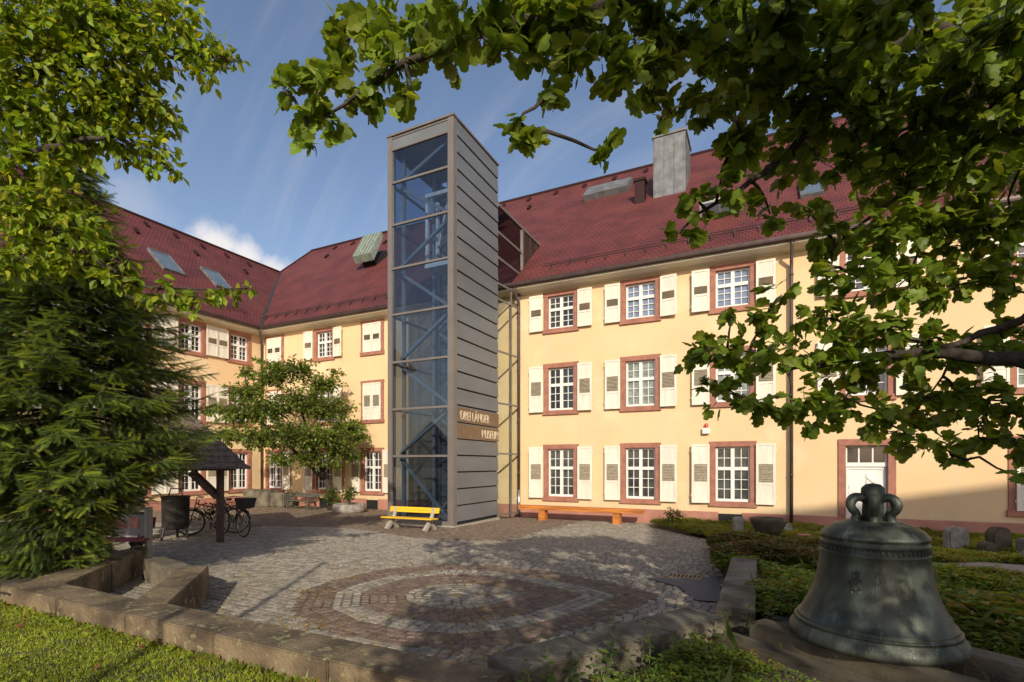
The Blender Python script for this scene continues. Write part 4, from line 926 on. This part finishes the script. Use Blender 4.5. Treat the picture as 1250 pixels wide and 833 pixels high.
# maple overhead: limbs reach in from the right
def pq(p, q, z): return (.866 * p - .5 * q, .5 * p + .866 * q, z)
MB_ = (3.9, 1.5, .22)
vis = [(345, 108, 26, 3.0), (372, 140, 30, 3.0), (395, 95, 36, 3.0), (380, 178, 20, 3.0), (415, 55, 40, 3.1), (440, 110, 34, 3.0), (455, 30, 45, 3.0), (480, 75, 38, 2.9), (500, 118, 24, 2.9), (415, 160, 18, 3.0),
       (520, 25, 50, 2.8), (545, 62, 36, 2.7), (575, 20, 50, 2.6), (600, 55, 30, 2.6), (640, 25, 50, 2.7), (655, 62, 40, 2.8), (632, 150, 20, 2.6), (650, 165, 18, 2.6), (668, 118, 18, 2.6), (690, 30, 60, 2.7), (700, 85, 36, 2.7), (740, 50, 60, 2.8), (755, 100, 34, 2.8),
       (742, 185, 14, 2.6), (790, 40, 60, 3.0), (800, 95, 45, 3.0), (845, 40, 60, 3.1), (820, 140, 22, 3.0), (865, 120, 42, 3.1), (900, 45, 60, 3.2), (925, 110, 55, 3.3), (905, 165, 40, 3.2), (960, 60, 65, 3.2), (985, 130, 60, 3.4), (965, 190, 48, 3.5),
       (1030, 60, 70, 3.2), (1050, 140, 65, 3.4), (1110, 60, 70, 3.3), (1125, 150, 70, 3.5), (1190, 50, 70, 3.3), (1200, 140, 70, 3.4), (1245, 90, 60, 3.3), (1240, 190, 60, 3.5), (1165, 215, 60, 3.6), (1090, 215, 60, 3.6), (1030, 205, 48, 3.6),
       (880, 215, 26, 3.3), (850, 240, 28, 3.4), (865, 270, 22, 3.4), (830, 285, 16, 3.4), (905, 240, 26, 3.4), (940, 262, 24, 3.5), (990, 262, 28, 3.6), (1015, 290, 36, 3.7), (1070, 280, 50, 3.7), (1130, 285, 50, 3.8), (1190, 280, 55, 3.8), (1235, 265, 50, 3.7),
       (1010, 335, 24, 3.7), (1050, 340, 34, 3.8), (1110, 345, 44, 3.9), (1165, 350, 42, 3.9), (1220, 340, 45, 3.8), (1080, 400, 36, 3.9), (1030, 395, 36, 3.9), (985, 385, 30, 3.9), (955, 360, 20, 3.8), (930, 390, 28, 3.9), (895, 385, 18, 3.8), (870, 425, 28, 3.9), (845, 440, 20, 3.9),
       (905, 430, 34, 3.9), (950, 435, 38, 4.0), (1000, 440, 42, 4.0), (1055, 455, 44, 4.0), (1115, 425, 45, 4.0), (1165, 430, 40, 4.0), (1225, 420, 40, 3.9), (880, 475, 28, 4.0), (920, 490, 30, 4.0), (970, 495, 36, 4.0), (1020, 500, 34, 4.1), (1075, 505, 34, 4.1), (1130, 490, 42, 4.1), (1180, 490, 42, 4.1), (1235, 490, 40, 4.0),
       (1110, 535, 26, 4.1), (1150, 545, 24, 4.1), (1195, 535, 28, 4.1), (1240, 540, 26, 4.0), (1165, 560, 12, 4.1), (990, 520, 14, 4.1), (1215, 45, 70, 2.9), (1080, 20, 60, 2.8), (960, 10, 60, 2.8), (1240, 580, 10, 3.4)]
clumps = [(c, r * 1.08, 1.2 if u > 830 and v < 190 else (.7 if 190 <= v < 280 and u < 1060 else .9)) for (c, r), (u, v, _r, _d) in zip(cl_(vis), vis)]
def qmax(p): return np.interp(p, [-1.9, -1.5, -.8, 0, 1, 2.4, 3.3, 6], [7.5, 8.5, 11, 12.5, 13.3, 13.7, 10.5, 10])
k = 0
while k < 58:
    p, q, z, r = random.uniform(-1.0, 5.2), random.uniform(-5.2, 2.2), random.uniform(2.7, 6.3), random.uniform(.6, .9)
    if q + (z + r * .6) / .466 > qmax(p) or (q > -1.2 and z - r < 1.9 + .95 * max(0, q + r)): continue
    if (Vector(pq(p, q, z)) - Vector((MB_[0], MB_[1], 4))).length > 5.2: continue
    clumps.append((pq(p, q, z), r,   .30 if 2.6 < p < 3.7 else .36)); k += 1
T0 = Vector(MB_)
limbs = [([T0, T0 + Vector((.05, .02, 1.2)), T0 + Vector((0, .0, 2.2)), T0 + Vector((-.1, -.2, 3.6)), T0 + Vector((-.3, -.3, 5.2))], .24, .06),
         ([T0 + Vector((.02, 0, 1.7)), at(1330, 455, 3.4), at(1240, 438, 3.7), at(1130, 430, 3.9), at(1050, 437, 4.0), at(960, 452, 4.0)], .085, .012),
         ([T0 + Vector((0, 0, 2.0)), at(1340, 300, 3.2), at(1250, 390, 3.7), at(1150, 425, 3.9), at(1090, 405, 3.9)], .05, .012),
         ([T0 + Vector((0, 0, 2.3)), at(1300, 60, 3.0), at(1130, 30, 3.1), at(1040, 90, 3.3), at(960, 190, 3.5), at(900, 235, 3.4), at(850, 262, 3.4)], .06, .008),
         ([T0 + Vector((0, -.1, 3.0)), at(1060, -90, 2.6), at(860, -35, 2.7), at(720, 8, 2.7), at(620, 28, 2.7), at(545, 55, 2.8), at(480, 85, 2.9), at(400, 140, 3.0)], .07, .008),
         ([T0 + Vector((0, 0, 2.2)), at(1320, 170, 3.2), at(1210, 150, 3.4), at(1110, 230, 3.6), at(1020, 300, 3.7)], .04, .008),
         ([T0 + Vector((-.05, -.1, 2.8)), pq(2.0, -2.2, 4.2), pq(.8, -2.8, 4.8)], .09, .03), ([T0 + Vector((-.05, -.1, 3.2)), pq(3.2, -3.0, 4.4)], .08, .03)]
tree('maple_tree', 'large maple tree whose lobed leaves hang over the right half and top of the view', 'tree', MB_, limbs, clumps, MAPLE, MAPLE_F, 560, .091, (.165, .24, .024), (.23, .28, .03), .08, r0=.011, droop=.5, tilt=.5)
# broadleaf tree at the upper left
lv = [(20, 25, 75, 5.0), (90, 20, 70, 5.0), (150, 20, 60, 5.2), (205, 22, 48, 5.3), (60, 85, 75, 5.1), (130, 75, 60, 5.2), (190, 65, 45, 5.3), (235, 70, 32, 5.4), (262, 66, 24, 5.5), (285, 76, 15, 5.5), (252, 88, 18, 5.4), (120, 130, 55, 5.3), (170, 120, 50, 5.4), (205, 140, 28, 5.4), (30, 140, 60, 5.1), (75, 150, 50, 5.2),
      (150, 170, 36, 5.4), (185, 178, 22, 5.4), (205, 206, 18, 5.4), (185, 205, 14, 5.4), (100, 182, 30, 5.3), (20, 195, 45, 5.1), (60, 205, 34, 5.1), (70, 245, 34, 5.1), (25, 255, 46, 5.0), (95, 275, 32, 5.2), (55, 300, 36, 5.2), (115, 300, 22, 5.2), (10, 320, 36, 5.0), (150, 318, 14, 5.3), (85, 320, 26, 5.2), (135, 335, 20, 5.3), (-40, 100, 80, 5.0), (-40, 220, 80, 5.0),
      (165, 348, 16, 5.4), (190, 358, 18, 5.5), (215, 362, 18, 5.6), (240, 365, 17, 5.6), (262, 358, 15, 5.7), (285, 353, 11, 5.8), (303, 351, 7, 5.8), (232, 380, 10, 5.6), (205, 345, 9, 5.5)]
LB = (-8.7, 1.3, .22); L0 = Vector(LB)
limbs = [([L0, L0 + Vector((.05, 0, 1.5)), L0 + Vector((.1, .1, 3.0)), L0 + Vector((0, .1, 5.5))], .2, .06),
         ([L0 + Vector((.1, .1, 2.6)), at(-60, 100, 4.9), at(60, 85, 5.1), at(170, 70, 5.3), at(275, 72, 5.5)], .06, .01),
         ([L0 + Vector((.1, .1, 2.2)), at(-60, 215, 4.9), at(60, 180, 5.1), at(140, 165, 5.3), at(200, 200, 5.4)], .05, .008),
         ([L0 + Vector((.1, .1, 1.9)), at(-60, 240, 4.9), at(20, 260, 5.1), at(90, 300, 5.2), at(170, 350, 5.4), at(300, 352, 5.8)], .05, .006)]
tree('linden_tree', 'sunlit yellow green broadleaf tree reaching in at the upper left above the spruce', 'tree', LB, limbs, cl_(lv), OVAL, OVAL_F, 760, .112, (.19, .275, .018), (.36, .39, .03), .18, r0=.012, droop=.6, tilt=.55)
# small courtyard tree by the facade
cv = [(300, 478, 26, 20.5), (330, 462, 28, 20.8), (362, 452, 26, 21.2), (335, 447, 14, 21), (392, 470, 26, 21.5), (290, 505, 28, 20.3), (325, 500, 34, 20.3), (365, 490, 34, 20.6), (400, 500, 32, 21), (425, 522, 24, 21.4), (438, 535, 14, 21.6), (395, 535, 34, 20.8), (420, 550, 22, 21.2), (355, 530, 36, 20.3), (315, 535, 30, 20.2), (280, 532, 20, 20.2), (262, 500, 14, 20.2), (375, 560, 22, 20.8), (340, 560, 18, 20.4), (408, 568, 14, 21.2), (318, 440, 8, 20.9), (300, 455, 12, 20.7), (410, 455, 9, 21.6), (268, 545, 10, 20.2), (435, 560, 10, 21.4)]
CB = (-16.6, 16.35, -.1); C0 = Vector(CB)
limbs = [([C0, C0 + Vector((.05, -.1, .8)), C0 + Vector((-.2, -.25, 1.6)), C0 + Vector((-.5, -.5, 2.6)), C0 + Vector((-.9, -.8, 4.2))], .17, .05), ([C0 + Vector((-.1, -.2, 1.3)), at(350, 540, 20.6), at(310, 510, 20.4), at(285, 495, 20.3)], .09, .03), ([C0 + Vector((-.2, -.25, 1.6)), at(415, 540, 21.2), at(420, 520, 21.4)], .07, .02)]
QUAD = [(0, 0, 0), (.32, .5, .06), (0, 1, -.06), (-.32, .5, .06)]; QUAD_F = [(0, 1, 2), (0, 2, 3)]
tree('courtyard_tree', 'small spreading green tree growing close to the facade behind the grey bench', 'tree', CB, limbs, [(c, (r * 1.15, r * 1.15, r * .6)) for c, r in cl_(cv)], QUAD, QUAD_F, 640, .145, (.165, .24, .035), (.17, .19, .03), .2, r0=.03, droop=.25, tilt=.5, perleaf=8)
# shrubs
def shrub(name, label, c, r, hgt, lsize, base_c, alt, altp, dens=420):
    t = thing(name, (c[0], c[1], c[2]), label, 'plant')
    cls = [((c[0] + random.uniform(-1, 1) * r * .5, c[1] + random.uniform(-1, 1) * r * .5, c[2] + hgt * random.uniform(.35, .8)), (r * .6, r * .6, hgt * .35)) for _ in range(6)]
    o_ = crown_mesh('foliage', QUAD, QUAD_F, 'leaf', cls, dens, lsize, base_c, alt, altp, t); o_.parent = t; o_.matrix_parent_inverse = Matrix.Translation(-Vector(c))
    q = MB()
    for cc_, _r in cls: q.tube([c, cc_], [.015, .006], 5)
    s_ = q.build('stem', 'bark', None); s_.parent = t; s_.matrix_parent_inverse = Matrix.Translation(-Vector(c))
shrub('flower_bush', 'dark green bush with a few pink flowers behind the bicycles', (-13.6, 9.2, 0), .6, 1.0, .07, (.03, .055, .016), (.35, .16, .2), .04)
shrub('ivy_shrub', 'leafy shrub in the round stone planter', (-15.15, 15.9, .2), .5, .8, .09, (.07, .11, .02), (.16, .17, .03), .2)
shrub('ivy_shrub', 'bright green bush at the foot of the courtyard tree', (-16.2, 16.0, -.1), .5, .95, .09, (.07, .11, .02), (.16, .17, .03), .2)
shrub('facade_plant', 'green bush at the end of the long orange bench', (-2.6, 16.6, -.1), .55, .62, .07, (.045, .075, .018), (.12, .14, .03), .15)
# spruce
SB = np.array((-8.75, 3.75, .36)); SH = 6.1
sp = thing('spruce_tree', tuple(SB), 'dense dark green spruce with drooping branches at the left', 'tree')
ndl = [(-.01, 0, 0), (.01, 0, 0), (0, 1.0, 0)]; ndf = [(0, 1, 2)]
for k in range(20):
    y = .02 + k * .048
    for sx in (-1, 1):
        for up in (.12, -.05):
            b0 = len(ndl); L = .17 * (1 - .4 * k / 20); jx = .75 + .25 * ((k * 7 + (sx > 0) + (up > 0)) % 4) / 3
            ndl += [(sx * .004, y, 0), (sx * .004, y + .03, .004), (sx * L * jx, y + L * .9, up * L * 4.5)]; ndf.append((b0, b0 + 1, b0 + 2))
tr_ = MB(); tr_.tube([tuple(SB), tuple(SB + (0, .03, 2)), tuple(SB + (.02, 0, 4)), tuple(SB + (0, 0, SH))], [.16, .12, .07, .015], 9)
P_, Y_, Z_, S_, Cc = [], [], [], [], []
z = .25; wh = 0
while z < SH - .1:
    Lb = np.interp(z, [0, .5, 1.1, 1.6, 2.4, 3.2, 4.2, 5.2, 6.1], [.55, .9, 1.35, 1.85, 1.95, 1.65, 1.0, .45, .06]); nb_ = 11 if z < 4.2 else 8
    for b in range(nb_):
        an = 2 * math.pi * (b + random.uniform(-.3, .3)) / nb_ + wh * 1.3; L = Lb * random.uniform(.72, 1.12); rightw = math.cos(an) * RT[0] + math.sin(an) * RT[1]; L *= (np.interp(z, [0, .75, 1.15, 1.5], [.42, .36, .72, 1]) if rightw > -.1 else np.interp(z, [0, 1.1], [1.25, 1])); zz0 = z + random.uniform(-.08, .08)
        hd = np.array((math.cos(an), math.sin(an), 0)); K = max(4, int(L / .085)); side = np.array((-hd[1], hd[0], 0))
        dr1 = random.uniform(.10, .30)
        pts = [SB + (0, 0, zz0) + hd * L * s_ + np.array((0, 0, L * (.22 * s_ - (dr1 + .32) * s_ ** 1.5 + .26 * s_ ** 4))) for s_ in np.linspace(0, 1, K + 1)]
        tr_.tube([tuple(q) for q in pts[::3] + [pts[-1]]], [.02 * (1 - .9 * i / (len(pts[::3]))) for i in range(len(pts[::3]) + 1)], 4, False)
        for i in range(max(1, K // 4), K + 1):
            s_ = i / K; p = pts[i]; dv = nrm(pts[min(i + 1, K)] - pts[max(i - 1, 0)])
            ll = (.46 * (1 - s_) + .18) * (.6 + .4 * min(1, L))
            for sd_ in (-1, 1):
                d_ = nrm(dv * .75 + side * sd_ * random.uniform(.6, .95) + np.array((0, 0, random.uniform(-.35, .02))))
                m_ = max(1, int(ll / .12))
                for j in range(m_):
                    q = p + d_ * (.12 * j) + np.array((0, 0, -.03 * j * j * .5)); tipy = (j == m_ - 1)
                    P_.append(q); Y_.append(d_ + rng.normal(size=3) * .12 + np.array((0, 0, -.08 * j))); Z_.append(np.array((0, 0, 1)) + rng.normal(size=3) * .25); S_.append(random.uniform(.17, .23))
                    Cc.append((np.array((.30, .38, .045)) if tipy and s_ > .45 and random.random() < .75 else np.array((.085, .135, .035)) * (.55 + .55 * s_)) * random.uniform(.75, 1.25))  # inner sprays coloured darker as painted shade; pale tips are new growth
                    if random.random() < .85:
                        P_.append(q + d_ * .05); Y_.append(nrm(d_ + side * sd_ * random.uniform(-.9, .9) + np.array((0, 0, -.5)))); Z_.append(np.array((0, 0, 1)) + rng.normal(size=3) * .3); S_.append(random.uniform(.11, .16)); Cc.append(np.array((.11, .17, .04)) * random.uniform(.75, 1.3))
        P_.append(pts[-1]); Y_.append(dv); Z_.append(np.array((0, 0, 1.))); S_.append(.2); Cc.append(np.array((.26, .34, .04)))
    z += .16; wh += 1
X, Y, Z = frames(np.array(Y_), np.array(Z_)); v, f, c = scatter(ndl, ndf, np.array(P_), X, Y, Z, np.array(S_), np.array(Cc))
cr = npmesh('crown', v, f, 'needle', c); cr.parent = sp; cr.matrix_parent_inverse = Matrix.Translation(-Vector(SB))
print('spruce sprays', len(P_), 'tris', len(f))
o_ = tr_.build('trunk', 'bark', sp, 0, True)

# ---------------------------------------------------------------- lawn, ground cover, litter
def near_noise(x, y, s=1.0): return np.sin(x * 1.7 * s + 1.3 * np.sin(y * 1.1 * s)) * np.cos(y * 1.9 * s + np.sin(x * 1.4 * s))
n = 110000; d_ = rng.random(n) ** .8
x = -1.9 - rng.random(n) * 7.6; y = 2.76 - rng.random(n) * 2.5; kk = (y < 2.74)
x, y = x[kk], y[kk]; n = len(x); pos = np.stack([x, y, np.full(n, .215)], 1)
Yd = np.stack([rng.normal(size=n) * .45, rng.normal(size=n) * .45, np.ones(n)], 1); X, Y, Z = frames(Yd, np.stack([rng.normal(size=n), rng.normal(size=n), 0 * x + .2], 1))
pt = near_noise(x, y, 1.6)[:, None]
gc = leafcols(n, (.25, .30, .025), .3, (.34, .31, .07), .06) * (1 + .22 * pt)
v, f, c = scatter([(-.09, 0, 0), (.09, 0, 0), (.06, .55, .05), (0, 1, .22)], [(0, 1, 2), (0, 2, 3)], pos, X, Y, Z, rng.uniform(.02, .048, n), gc)
tag(npmesh('grass', v, f, 'blade', c), kind='stuff')
n = 9000; x = -1.9 - rng.random(n) * 7.4; y = 2.75 - rng.random(n) * 2.3; kk = near_noise(x, y, 1.1) + rng.normal(size=n) * .5 > .1; x, y = x[kk], y[kk]; n = len(x)
pos = np.stack([x, y, .235 + rng.random(n) * .03], 1); X, Y, Z = frames(np.stack([rng.normal(size=n), rng.normal(size=n), rng.random(n) * .7], 1), np.stack([rng.normal(size=n) * .35, rng.normal(size=n) * .35, np.ones(n)], 1))
v, f, c = scatter(OVAL, OVAL_F, pos, X, Y, Z, rng.uniform(.02, .05, n), leafcols(n, (.24, .31, .03), .3))
tag(npmesh('clover', v, f, 'leaf', c), kind='stuff')
# plants in the bed: rosettes of leaves, taller near the bell, low towards the facade
PL, PF = [], []
for k in range(20):                                         # one low plant: small leaves spread over a dome of thin stems
    an = k * 2.4; rr_ = math.sqrt((k + .5) / 20); hh_ = .25 + .75 * (1 - rr_ * rr_) * (.6 + .4 * ((k * 7) % 5) / 4); el = .1 + .6 * ((k * 3) % 5) / 5
    c0 = np.array((math.cos(an) * rr_ * .6, math.sin(an) * rr_ * .6, hh_)); a2 = an + .8 * math.sin(k * 5.1)
    d_ = np.array((math.cos(a2) * math.cos(el), math.sin(a2) * math.cos(el), math.sin(el))); sdv = np.array((-math.sin(a2), math.cos(a2), 0)) * .12; L = .34 + .12 * ((k * 4) % 3)
    b0 = len(PL); m1 = c0 + d_ * L * .5 + np.array((0, 0, .04)); PL += [tuple(c0), tuple(m1 + sdv), tuple(c0 + d_ * L - np.array((0, 0, .08))), tuple(m1 - sdv)]; PF += [(b0, b0 + 1, b0 + 2), (b0, b0 + 2, b0 + 3)]
def plants(name, n, x0, x1, y0, y1, cond, smin, smax, base_c, alt, altp, zo=0., hvar=None):
    x = rng.uniform(x0, x1, n); y = rng.uniform(y0, y1, n); k = inpoly(x, y, BED) & ~inpoly(x, y, gp) & cond(x, y); x, y = x[k], y[k]; n = len(x)
    pos = np.stack([x, y, zbed(x, y) + zo], 1); a_ = rng.uniform(0, 6.28, n)
    Yv = np.stack([np.cos(a_), np.sin(a_), 0 * a_], 1); Zv = np.stack([rng.normal(size=n) * .2, rng.normal(size=n) * .2, np.ones(n)], 1); X, Y, Z = frames(Yv, Zv)
    s_ = rng.uniform(smin, smax, n) * (1 + .45 * near_noise(x, y, 1.3)) * (np.interp(y, [4.5, 6], [.6, 1.15]) if smin == .10 else 1); cc_ = leafcols(n, base_c, .35, alt, altp) * (1 + .3 * near_noise(x + 3, y - 1, .8)[:, None])
    v, f, c = scatter(PL, PF, pos, X, Y, Z, s_, cc_); c = c * rng.uniform(.75, 1.25, (len(c), 1))
    return tag(npmesh(name, v, f, 'leaf', c), kind='stuff')
offbeam = lambda x, y: ((abs((x - BX) * bp.x + (y - BY) * bp.y + .12) > .78) | (abs((x - BX) * bd.x + (y - BY) * bd.y) > 1.25))
plants('ground_cover', 13000, -3.2, 9, 9.3, 17.5, lambda x, y: np.ones(len(x), bool), .08, .135, (.19, .245, .035), (.28, .21, .03), .2)
plants('bed_plants', 13000, -1.2, 6, 4.2, 9.6, lambda x, y: offbeam(x, y) & ((y > 5.2) | (x > 1.6) | (rng.random(len(x)) < .7)),   .10, .22, (.18, .25, .035), (.26, .21, .03), .2)
plants('low_hedge', 2600, -1.0, 1.6, 9.2, 11.9, lambda x, y: np.ones(len(x), bool), .14, .23, (.10, .115, .03), (.14, .075, .03), .3, .08)
plants('weeds', 6500, -1.8, 3.2, 1.4, 4.9, lambda x, y: offbeam(x, y) & (near_noise(x, y, 2.3) + rng.normal(size=len(x)) * .3 > .0),   .035, .10, (.17, .25, .035), (.25, .23, .03), .25)
n = 900; x = rng.uniform(-1.6, 5, n); y = rng.uniform(2.2, 9, n); k = inpoly(x, y, BED) & offbeam(x, y) & ((y > 4.4) | (rng.random(n) < .25)); x, y = x[k], y[k]; n = len(x)   # grass blades among the plants
pos = np.stack([x, y, zbed(x, y)], 1); X, Y, Z = frames(np.stack([rng.normal(size=n) * .5, rng.normal(size=n) * .5, np.ones(n)], 1), np.stack([rng.normal(size=n), rng.normal(size=n), .2 + 0 * x], 1))
v, f, c = scatter([(-.011, 0, 0), (.011, 0, 0), (.010, .6, .05), (0, 1, .3)], [(0, 1, 2), (0, 2, 3)], pos, X, Y, Z, rng.uniform(.15, .45, n), leafcols(n, (.08, .12, .025), .3)); tag(npmesh('wild_grass', v, f, 'blade', c), kind='stuff')
n = 600; x = rng.uniform(-8.0, -1.6, n); y = 2.76 - np.abs(rng.normal(size=n)) * .05; m_ = 700     # tufts at the foot of the stones
x = np.r_[x, -1.3 + rng.random(m_) * 1.1]; y = np.r_[y, 3.15 + (x[n:] + 1.3) * 1.62 - np.abs(rng.normal(size=m_)) * .06]; n = len(x); pos = np.stack([x, y, np.full(n, .22)], 1)
X, Y, Z = frames(np.stack([rng.normal(size=n) * .6, rng.normal(size=n) * .6 - .2, np.ones(n) * .8], 1), np.stack([rng.normal(size=n), rng.normal(size=n), .4 + 0 * x], 1))
v, f, c = scatter(OVAL, OVAL_F, pos, X, Y, Z, rng.uniform(.025, .08, n), leafcols(n, (.20, .26, .03), .4, (.25, .2, .06), .15)); tag(npmesh('wall_foot_weeds', v, f, 'leaf', c), kind='stuff')
# tall weeds by the kerb
for u, v_, d_, h in ((668, 833, 3.5, .42), (742, 800, 3.9, .62), (705, 822, 3.6, .3), (640, 835, 3.4, .34), (792, 790, 4.0, .4), (850, 770, 4.2, .36), (912, 730, 5.0, .45), (735, 815, 3.7, .28), (690, 812, 3.8, .36), (815, 800, 3.9, .3), (880, 760, 4.5, .38), (775, 822, 3.6, .33), (870, 800, 3.9, .26), (940, 725, 5.2, .42), (965, 712, 5.6, .4)):
    b = at(u, v_, d_); b = np.array((b[0], b[1], .22)); tp = b + np.array((random.uniform(-.08, .08), random.uniform(-.08, .08), h))
    t = thing('weed', tuple(b), 'tall thin weed with pale green leaves growing beside the slanting kerb', 'weed', 'tall weeds beside the slanting kerb')
    q = MB(); q.tube([tuple(b), tuple((b + tp) / 2 + (.02, .01, 0)), tuple(tp)], [.005, .004, .002], 5); M.setdefault('stalk', mat('green_stalk', (.09, .13, .03))); q.build('stem', 'stalk', t)
    m_ = int(h * 34); tt = np.linspace(.15, 1, m_); pos = b + (tp - b) * tt[:, None]; an = np.arange(m_) * 2.4
    X, Y, Z = frames(np.stack([np.cos(an), np.sin(an), .3 + 0 * an], 1), np.tile((0, 0, 1.), (m_, 1)) + rng.normal(size=(m_, 3)) * .2)
    v, f, c = scatter(OVAL, OVAL_F, pos, X, Y, Z, .10 * (1.15 - tt * .75), leafcols(m_, (.10, .17, .03), .2))
    o_ = npmesh('leaves', v, f, 'leaf', c); o_.parent = t; o_.matrix_parent_inverse = Matrix.Translation(-Vector(b))
# blossom litter and dry leaves
n = 22000; x = rng.uniform(-8, -1.6, n); y = 3.2 + rng.random(n) ** 1.5 * 5; k = (near_noise(x, y, 1.5) + near_noise(x + 5, y, 3.1) * .6 + rng.normal(size=n) * .35 - np.maximum(0, y - 5) * .3 > .25); x, y = x[k], y[k]; n = len(x)
pos = np.stack([x, y, np.full(n, .006)], 1); X, Y, Z = frames(np.stack([rng.normal(size=n), rng.normal(size=n), rng.normal(size=n) * .1], 1), np.stack([rng.normal(size=n) * .3, rng.normal(size=n) * .3, np.ones(n)], 1))
v, f, c = scatter(QUAD, QUAD_F, pos, X, Y, Z, rng.uniform(.012, .034, n), leafcols(n, (.42, .25, .035), .35, (.32, .30, .04), .3)); tag(npmesh('blossom_litter', v, f, 'blade', c), kind='stuff')
n = 90; x = rng.uniform(-8.5, -2, n); y = rng.uniform(1.0, 2.75, n); pos = np.stack([x, y, np.full(n, .265)], 1)
X, Y, Z = frames(np.stack([rng.normal(size=n), rng.normal(size=n), rng.normal(size=n) * .2], 1), np.stack([rng.normal(size=n) * .4, rng.normal(size=n) * .4, np.ones(n)], 1))
v, f, c = scatter(OVAL, OVAL_F, pos, X, Y, Z, rng.uniform(.04, .09, n), leafcols(n, (.20, .09, .035), .3)); tag(npmesh('fallen_leaves', v, f, 'leaf', c), kind='stuff')

# ---------------------------------------------------------------- behind the viewpoint: the house and an added pole
t = thing('town_house', (19, -16, 0), 'tall pale house with a steep roof standing across the garden', 'building')
u_ = Vector((.92, .39, 0)).normalized(); v_ = Vector((-.39, .92, 0)).normalized(); Bc = Vector((13.6, -12.0, 0))
def hp(a, b, z): q_ = Bc + u_ * a + v_ * b; return (q_.x, q_.y, z)
q = MB(); q.hexa([hp(-1.6, -9, -.2), hp(14, -9, -.2), hp(14, 1.6, -.2), hp(-1.6, 1.6, -.2)], [hp(-1.6, -9, 12.4), hp(14, -9, 12.4), hp(14, 1.6, 12.4), hp(-1.6, 1.6, 12.4)]); q.build('wall', 'plaster', t)
q = MB(); q.hexa([hp(-2, -9.4, 12.4), hp(14.4, -9.4, 12.4), hp(14.4, 2, 12.4), hp(-2, 2, 12.4)], [hp(0, -7.4, 15.6), hp(12.4, -7.4, 15.6), hp(12.4, 0, 15.6), hp(0, 0, 15.6)]); q.build('roof', 'shingle', t)
t = thing('shadow_pole', (-1.25, -3.55, .2), 'slim dark metal pole standing on the lawn', 'pole')  # unseen pole added to cast the thin shadow over lawn and cobbles
q = MB(); q.tube([(-1.25, -3.55, .2), (-1.25, -3.55, 5.7)], [.06, .045], 10); q.build('post', 'darkmetal', t, 0, True)
q = MB(); q.lathe([(0, .1), (.05, .06), (.06, .02), (.045, 0), (0, 0)], (-1.25, -3.55, 5.7), 16); q.build('cap', 'darkmetal', t, 0, True)
